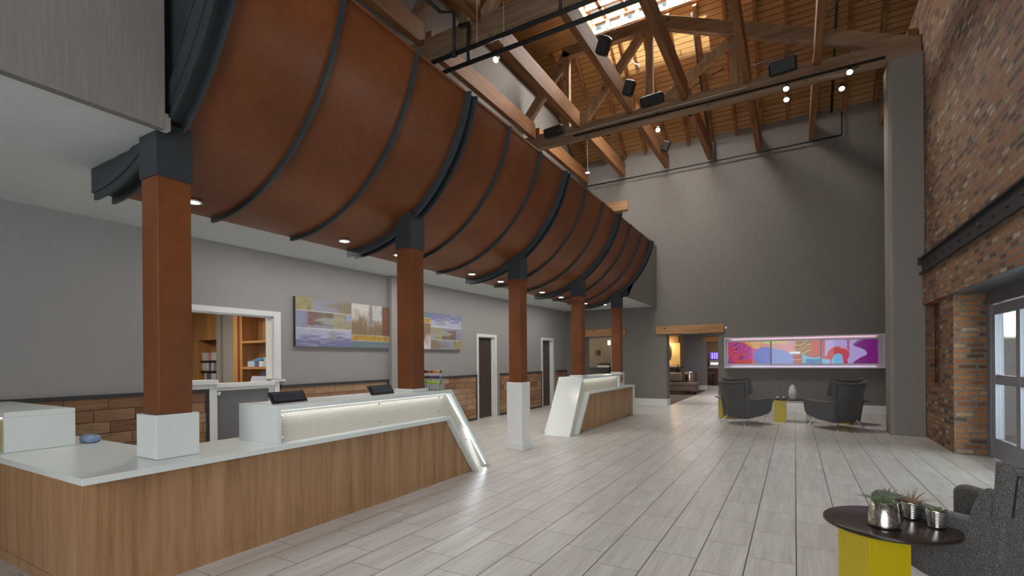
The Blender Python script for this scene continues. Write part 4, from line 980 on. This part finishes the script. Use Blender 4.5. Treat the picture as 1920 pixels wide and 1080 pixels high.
bx={'blue':(.10,.28,.50),'pale blue':(.35,.50,.62),'white':(.6,.62,.66),'navy and white':(.10,.12,.22),'cream':(.55,.50,.35)}
for x,wd,h,c,l in ((-8.35,.11,.095,'pale blue','pale blue carton at the left of the middle oak shelf'),(-8.20,.055,.095,'navy and white','navy carton beside the pale blue one on the middle oak shelf'),(-8.07,.06,.10,'white','white carton in the centre of the middle oak shelf'),(-7.95,.05,.16,'pale blue','tall pale carton near the right of the middle oak shelf'),(-7.85,.035,.09,'cream','small cream carton at the right of the middle oak shelf')):
    tag(MB().box(x-wd,x+wd,5.24,5.36,1.466,1.466+h).build('carton',plain(c.replace(' ','_')+'_carton',bx[c],.5),bevel=.003),l,'box','cartons on the oak shelves')
tag(MB().prism([(5.24,1.562),(5.38,1.562),(5.42,1.63)],-8.42,-8.16,'X').build('folded_bag',plain('blue_packet',bx['blue'],.5)),'blue packet lying on top of the pale blue carton','packet')
tag(MB().prism([(5.22,1.131),(5.235,1.131),(5.30,1.30),(5.285,1.30)],-8.40,-7.95,'X').build('leaflet_holder',plain('pale_lilac_card',(.42,.45,.62),.5)),'pale blue leaflet display on the lowest visible oak shelf','leaflets')
tag(MB().prism([(5.36,1.131),(5.375,1.131),(5.43,1.38),(5.415,1.38)],-8.32,-7.75,'X').build('leaflet_holder',plain('lilac_card',(.26,.27,.42),.5)),'darker lilac board standing behind the pale leaflet display','board')
rk=thing('magazine_rack','oak wall unit with three black racks, left of shop window','rack')
YR=5.6
MB().box(-11.0,-9.98,YR,YR+.04,2.01,2.84).box(-11.0,-10.74,YR,YR+.3,.0,2.01).box(-10.74,-9.98,YR+.26,YR+.3,0,2.01).box(-10.02,-9.98,YR,YR+.3,0,2.01).build('cabinet',M['shelfwood'],rk)
for z in (1.575,1.365,1.15): MB().box(-10.72,-10.02,YR+.02,YR+.2,z-.02,z+.01).build('rack_rail',M['black'],rk)
rnd=random.Random(4)
pkc=[plain('packet_%s'%k,v,.4) for k,v in (('silver',(.5,.5,.55)),('white',(.6,.6,.62)),('dark',(.12,.12,.18)),('pink',(.55,.2,.25)),('blue',(.2,.28,.45)))]
pk0=None
for r_,(z,nm) in enumerate(((1.587,'top'),(1.377,'middle'),(1.162,'bottom'))):
    for i in range(8):
        x=-10.66+i*.085
        if r_==2 and i==0: continue
        o=MB().box(-.034,.034,0,.02,0,.165).build('packet',pkc[rnd.choice([0,0,1,1,2,3,4])]); o.location=(x,YR+.04,z); tag(o,'small hanging packet, %s from the left on the %s black rack rail'%(ORD[i],nm),'packet','packets on the shop rack')
# ================================================================== LOUNGE behind the end wall
structure('ceiling_lounge',B(-12,3.4,WE+.42,40,2.85,2.95),M['ceil'])
structure('wall_lounge_back',MB().box(-4.80,-3.70,25.4,25.6,0,2.85).box(-3.70,-2.4,25.4,25.6,2.36,2.85).box(-2.4,3.4,25.4,25.6,0,2.85),M['purple'])
structure('wall_lounge_right',B(-1.2,-1.0,WE+.42,40,0,2.85),M['lgrey'])
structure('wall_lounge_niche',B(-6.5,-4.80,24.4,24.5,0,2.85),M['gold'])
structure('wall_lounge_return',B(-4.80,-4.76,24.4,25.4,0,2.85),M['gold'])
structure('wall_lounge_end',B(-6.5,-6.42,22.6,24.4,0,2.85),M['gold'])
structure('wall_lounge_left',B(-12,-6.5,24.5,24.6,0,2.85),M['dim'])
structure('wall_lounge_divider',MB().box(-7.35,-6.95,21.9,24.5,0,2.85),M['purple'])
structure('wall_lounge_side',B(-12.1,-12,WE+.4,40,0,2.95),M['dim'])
structure('wall_pantry_back',B(-6.5,-1.0,31,31.1,0,2.85),M['tan']); 
structure('baseboard_lounge',MB().box(-4.80,-3.70,25.37,25.4,0,.24).box(-3.70,-3.68,25.37,25.6,0,.24),M['whitep'])
structure('floor_carpet',MB().prism([(-6.9,WE+.45),(-3.62,WE+.45),(-3.70,25.4),(-6.9,25.4)],.001,.008,'Z'),M['carpet'])
tag(MB().box(-3.9,-2.3,25.36,25.6,2.37,2.62).build('lintel_beam',M['lintel'],bevel=.01),'reddish lintel beam over the inner doorway deep in the lounge','beam','pine lintel beams')
tag(MB().box(-6.4,-4.75,23.95,24.4,2.30,2.62).build('valance',M['lintel']),'timber valance above the glowing fireplace niche','valance')
tag(MB().box(-6.4,-4.58,23.6,24.39,1.09,1.16).box(-6.4,-4.82,23.7,24.39,0,1.09).build('mantelpiece',M['darktrim']),'black mantelpiece under the glowing niche','mantel')
tag(MB().box(-6.4,-4.82,24.0,24.38,1.162,1.27).build('cream_ledge_box',plain('cream_ledge',(.75,.55,.30),.6)),'cream ledge on top of the mantelpiece','ledge')  # plain cream coloured box along the mantelpiece
lamp('niche_light','POINT',(-5.3,23.9,2.2),40,(1,.72,.36),size=.1)
lamp('niche_light','POINT',(-7.9,23.6,2.2),8,(1,.70,.36),size=.1)
lamp('lounge_light','AREA',(-3.0,20.5,2.8),70,(1,.93,.9),aim=(-3.0,20.5,0),size=2.5,size_y=3)
lamp('lounge_light','AREA',(-9.0,20.5,2.8),5,(1,.85,.7),aim=(-9.0,20.5,0),size=2.5,size_y=3)
lamp('pantry_light','AREA',(-3.4,28.5,2.8),40,(1,.86,.75),aim=(-3.4,28.5,0),size=1.5,size_y=2)
t=thing('oval_mirror','dark oval framed mirror half hidden by the doorway edge','mirror',(-5.28,24.38,1.85))
MB().lathe([(.11,0),(.125,.015),(.14,0),(.125,-.01)],28).tf(Matrix.Diagonal((1,1,2.9,1))@Matrix.Rotation(R(90),4,'X')).build('frame',M['black'],t,smooth=True)
sf=thing('sofa','brown leather sofa seen through the right-hand doorway','sofa',(-4.55,22.3,0))
for x in (-.95,.02): MB().box(x,x+.94,-.35,.45,.33,.52).build('seat_cushion',M['leather'],sf,bevel=.04,segs=3)
MB().box(-.95,.88,-.38,.45,.14,.33).build('base',M['leather'],sf,bevel=.03,segs=3)
for x in (-.93,-.32): MB().box(x,x+.58,.10,.40,.52,.93).build('back_cushion',M['leather'],sf,bevel=.09,segs=4)
for x,y in ((-.85,-.3),(.75,-.3),(-.85,.38),(.75,.38)): MB().box(x-.04,x+.04,y-.04,y+.04,0,.14).build('leg',M['black'],sf)
dr=thing('drum_table','polished metal drum table right of the sofa cushions','table',(-4.13,23.30,0))
MB().lathe([(.30,0),(.30,.90),(.29,.955),(.0,.96)],40).build('drum',NT('polished_bronze',.18,1,(.42,.36,.33)).m,dr,smooth=True,bevel=.004)
# pantry
pn=thing('pantry_counter','dark pantry counter with drinks machine beyond the inner doorway','counter')
MB().box(-4.3,-2.4,30.0,30.7,.0,.98).build('cabinet',M['dkdoor'],pn); MB().box(-4.33,-2.4,29.95,30.7,.98,1.03).build('worktop',M['tan'],pn)
for x in (-4.25,-3.95,-3.65): MB().box(x,x+.26,29.98,30.0,.12,.92).build('cabinet_door',plain('umber_door',(.07,.03,.02),.5),pn)
dm=thing('drinks_machine','drinks machine with violet lit front on the pantry counter','machine',(-4.0,30.3,1.032))
MB().box(-.24,.3,-.2,.3,0,.42).build('body',M['alu'],dm); MB().box(-.24,.3,-.2,.2,.44,.88).build('upper_case',M['black'],dm)
MB().box(-.2,.28,-.215,-.2,.47,.86).build('lit_front',emit('violet_light',(.10,.05,.45),1.2),dm)
for x in (-.1,.02,.14): MB().box(x,x+.025,-.225,-.215,.5,.82).build('light_bar',emit('lilac_bar',(.5,.4,1),1.5),dm)
MB().box(-.18,.25,-.215,-.2,.17,.27).build('lit_tray',emit('white_tray',(.8,.8,1),1.6),dm)
st_=thing('bar_stool','dark bar stool in front of the pantry counter','stool',(-4.12,29.5,0))
for sx_ in (-.14,.14):
    for sy_ in (-.14,.14): MB().tube([(sx_*1.2,sy_*1.2,0),(sx_,sy_,.68)],.015,6).build('leg',M['black'],st_)
MB().box(-.19,.19,-.19,.19,.68,.74).build('seat',M['leather'],st_,bevel=.02)
# room behind the left doorway
tag(MB().box(-9.3,-7.40,21.8,22.3,0,1.12).box(-9.35,-7.38,21.75,22.35,1.12,1.17).build('sideboard',M['black']),'black sideboard behind the far desk doorway','sideboard')
fl=thing('planter','row of dark leafy plants standing on the black sideboard','plant',(-7.72,22.0,1.171))
MB().box(-.28,.28,-.08,.08,0,.09).build('trough',M['whitep'],fl)
mb=MB()
for k in range(6): mb.add(*(lambda q:(q.v,q.f))(plant(MB(),10,.24,.02,.9,20+k,.2,.012).tf(Matrix.Translation((-.24+.095*k,0,.09)))))
mb.build('leaves',plain('dark_foliage',(.05,.06,.03),.6,var=.4),fl)
lp=thing('pendant_lamp','small glowing pendant lamp in the doorway behind the far columns','lamp',(-6.78,20,2.15))
MB().lathe([(.045,0),(.06,.02),(.06,.17),(.045,.19)],20).build('shade',emit('pendant_shade',(1,.82,.52),3.0),lp,smooth=True); MB().tube([(0,0,.19),(0,0,.70)],.006,6).build('cord',M['black'],lp)
lamp('pendant_point','POINT',(-6.78,19.8,2.0),8,(1,.8,.5),size=.08)
tag(MB().box(-9.0,-8.8,24.42,24.49,1.75,2.0).build('picture_frame',M['black']),'small dark framed picture on the dim far wall','picture')

# put every composite thing's empty at its base
bpy.context.view_layer.update()
for o in list(bpy.data.objects):
    if o.type=='EMPTY' and o.parent is None and o.location.length<1e-6 or (o.type=='EMPTY' and o.name.startswith('timber_truss')):
        pts=[c.matrix_world@Vector(b) for c in children(o) for b in c.bound_box]
        if not pts: continue
        lo=[min(p[i] for p in pts) for i in range(3)]; hi=[max(p[i] for p in pts) for i in range(3)]
        new=Vector(((lo[0]+hi[0])/2,(lo[1]+hi[1])/2,lo[2])); d=new-o.location; o.location=new
        for c in children(o): c.location-=d
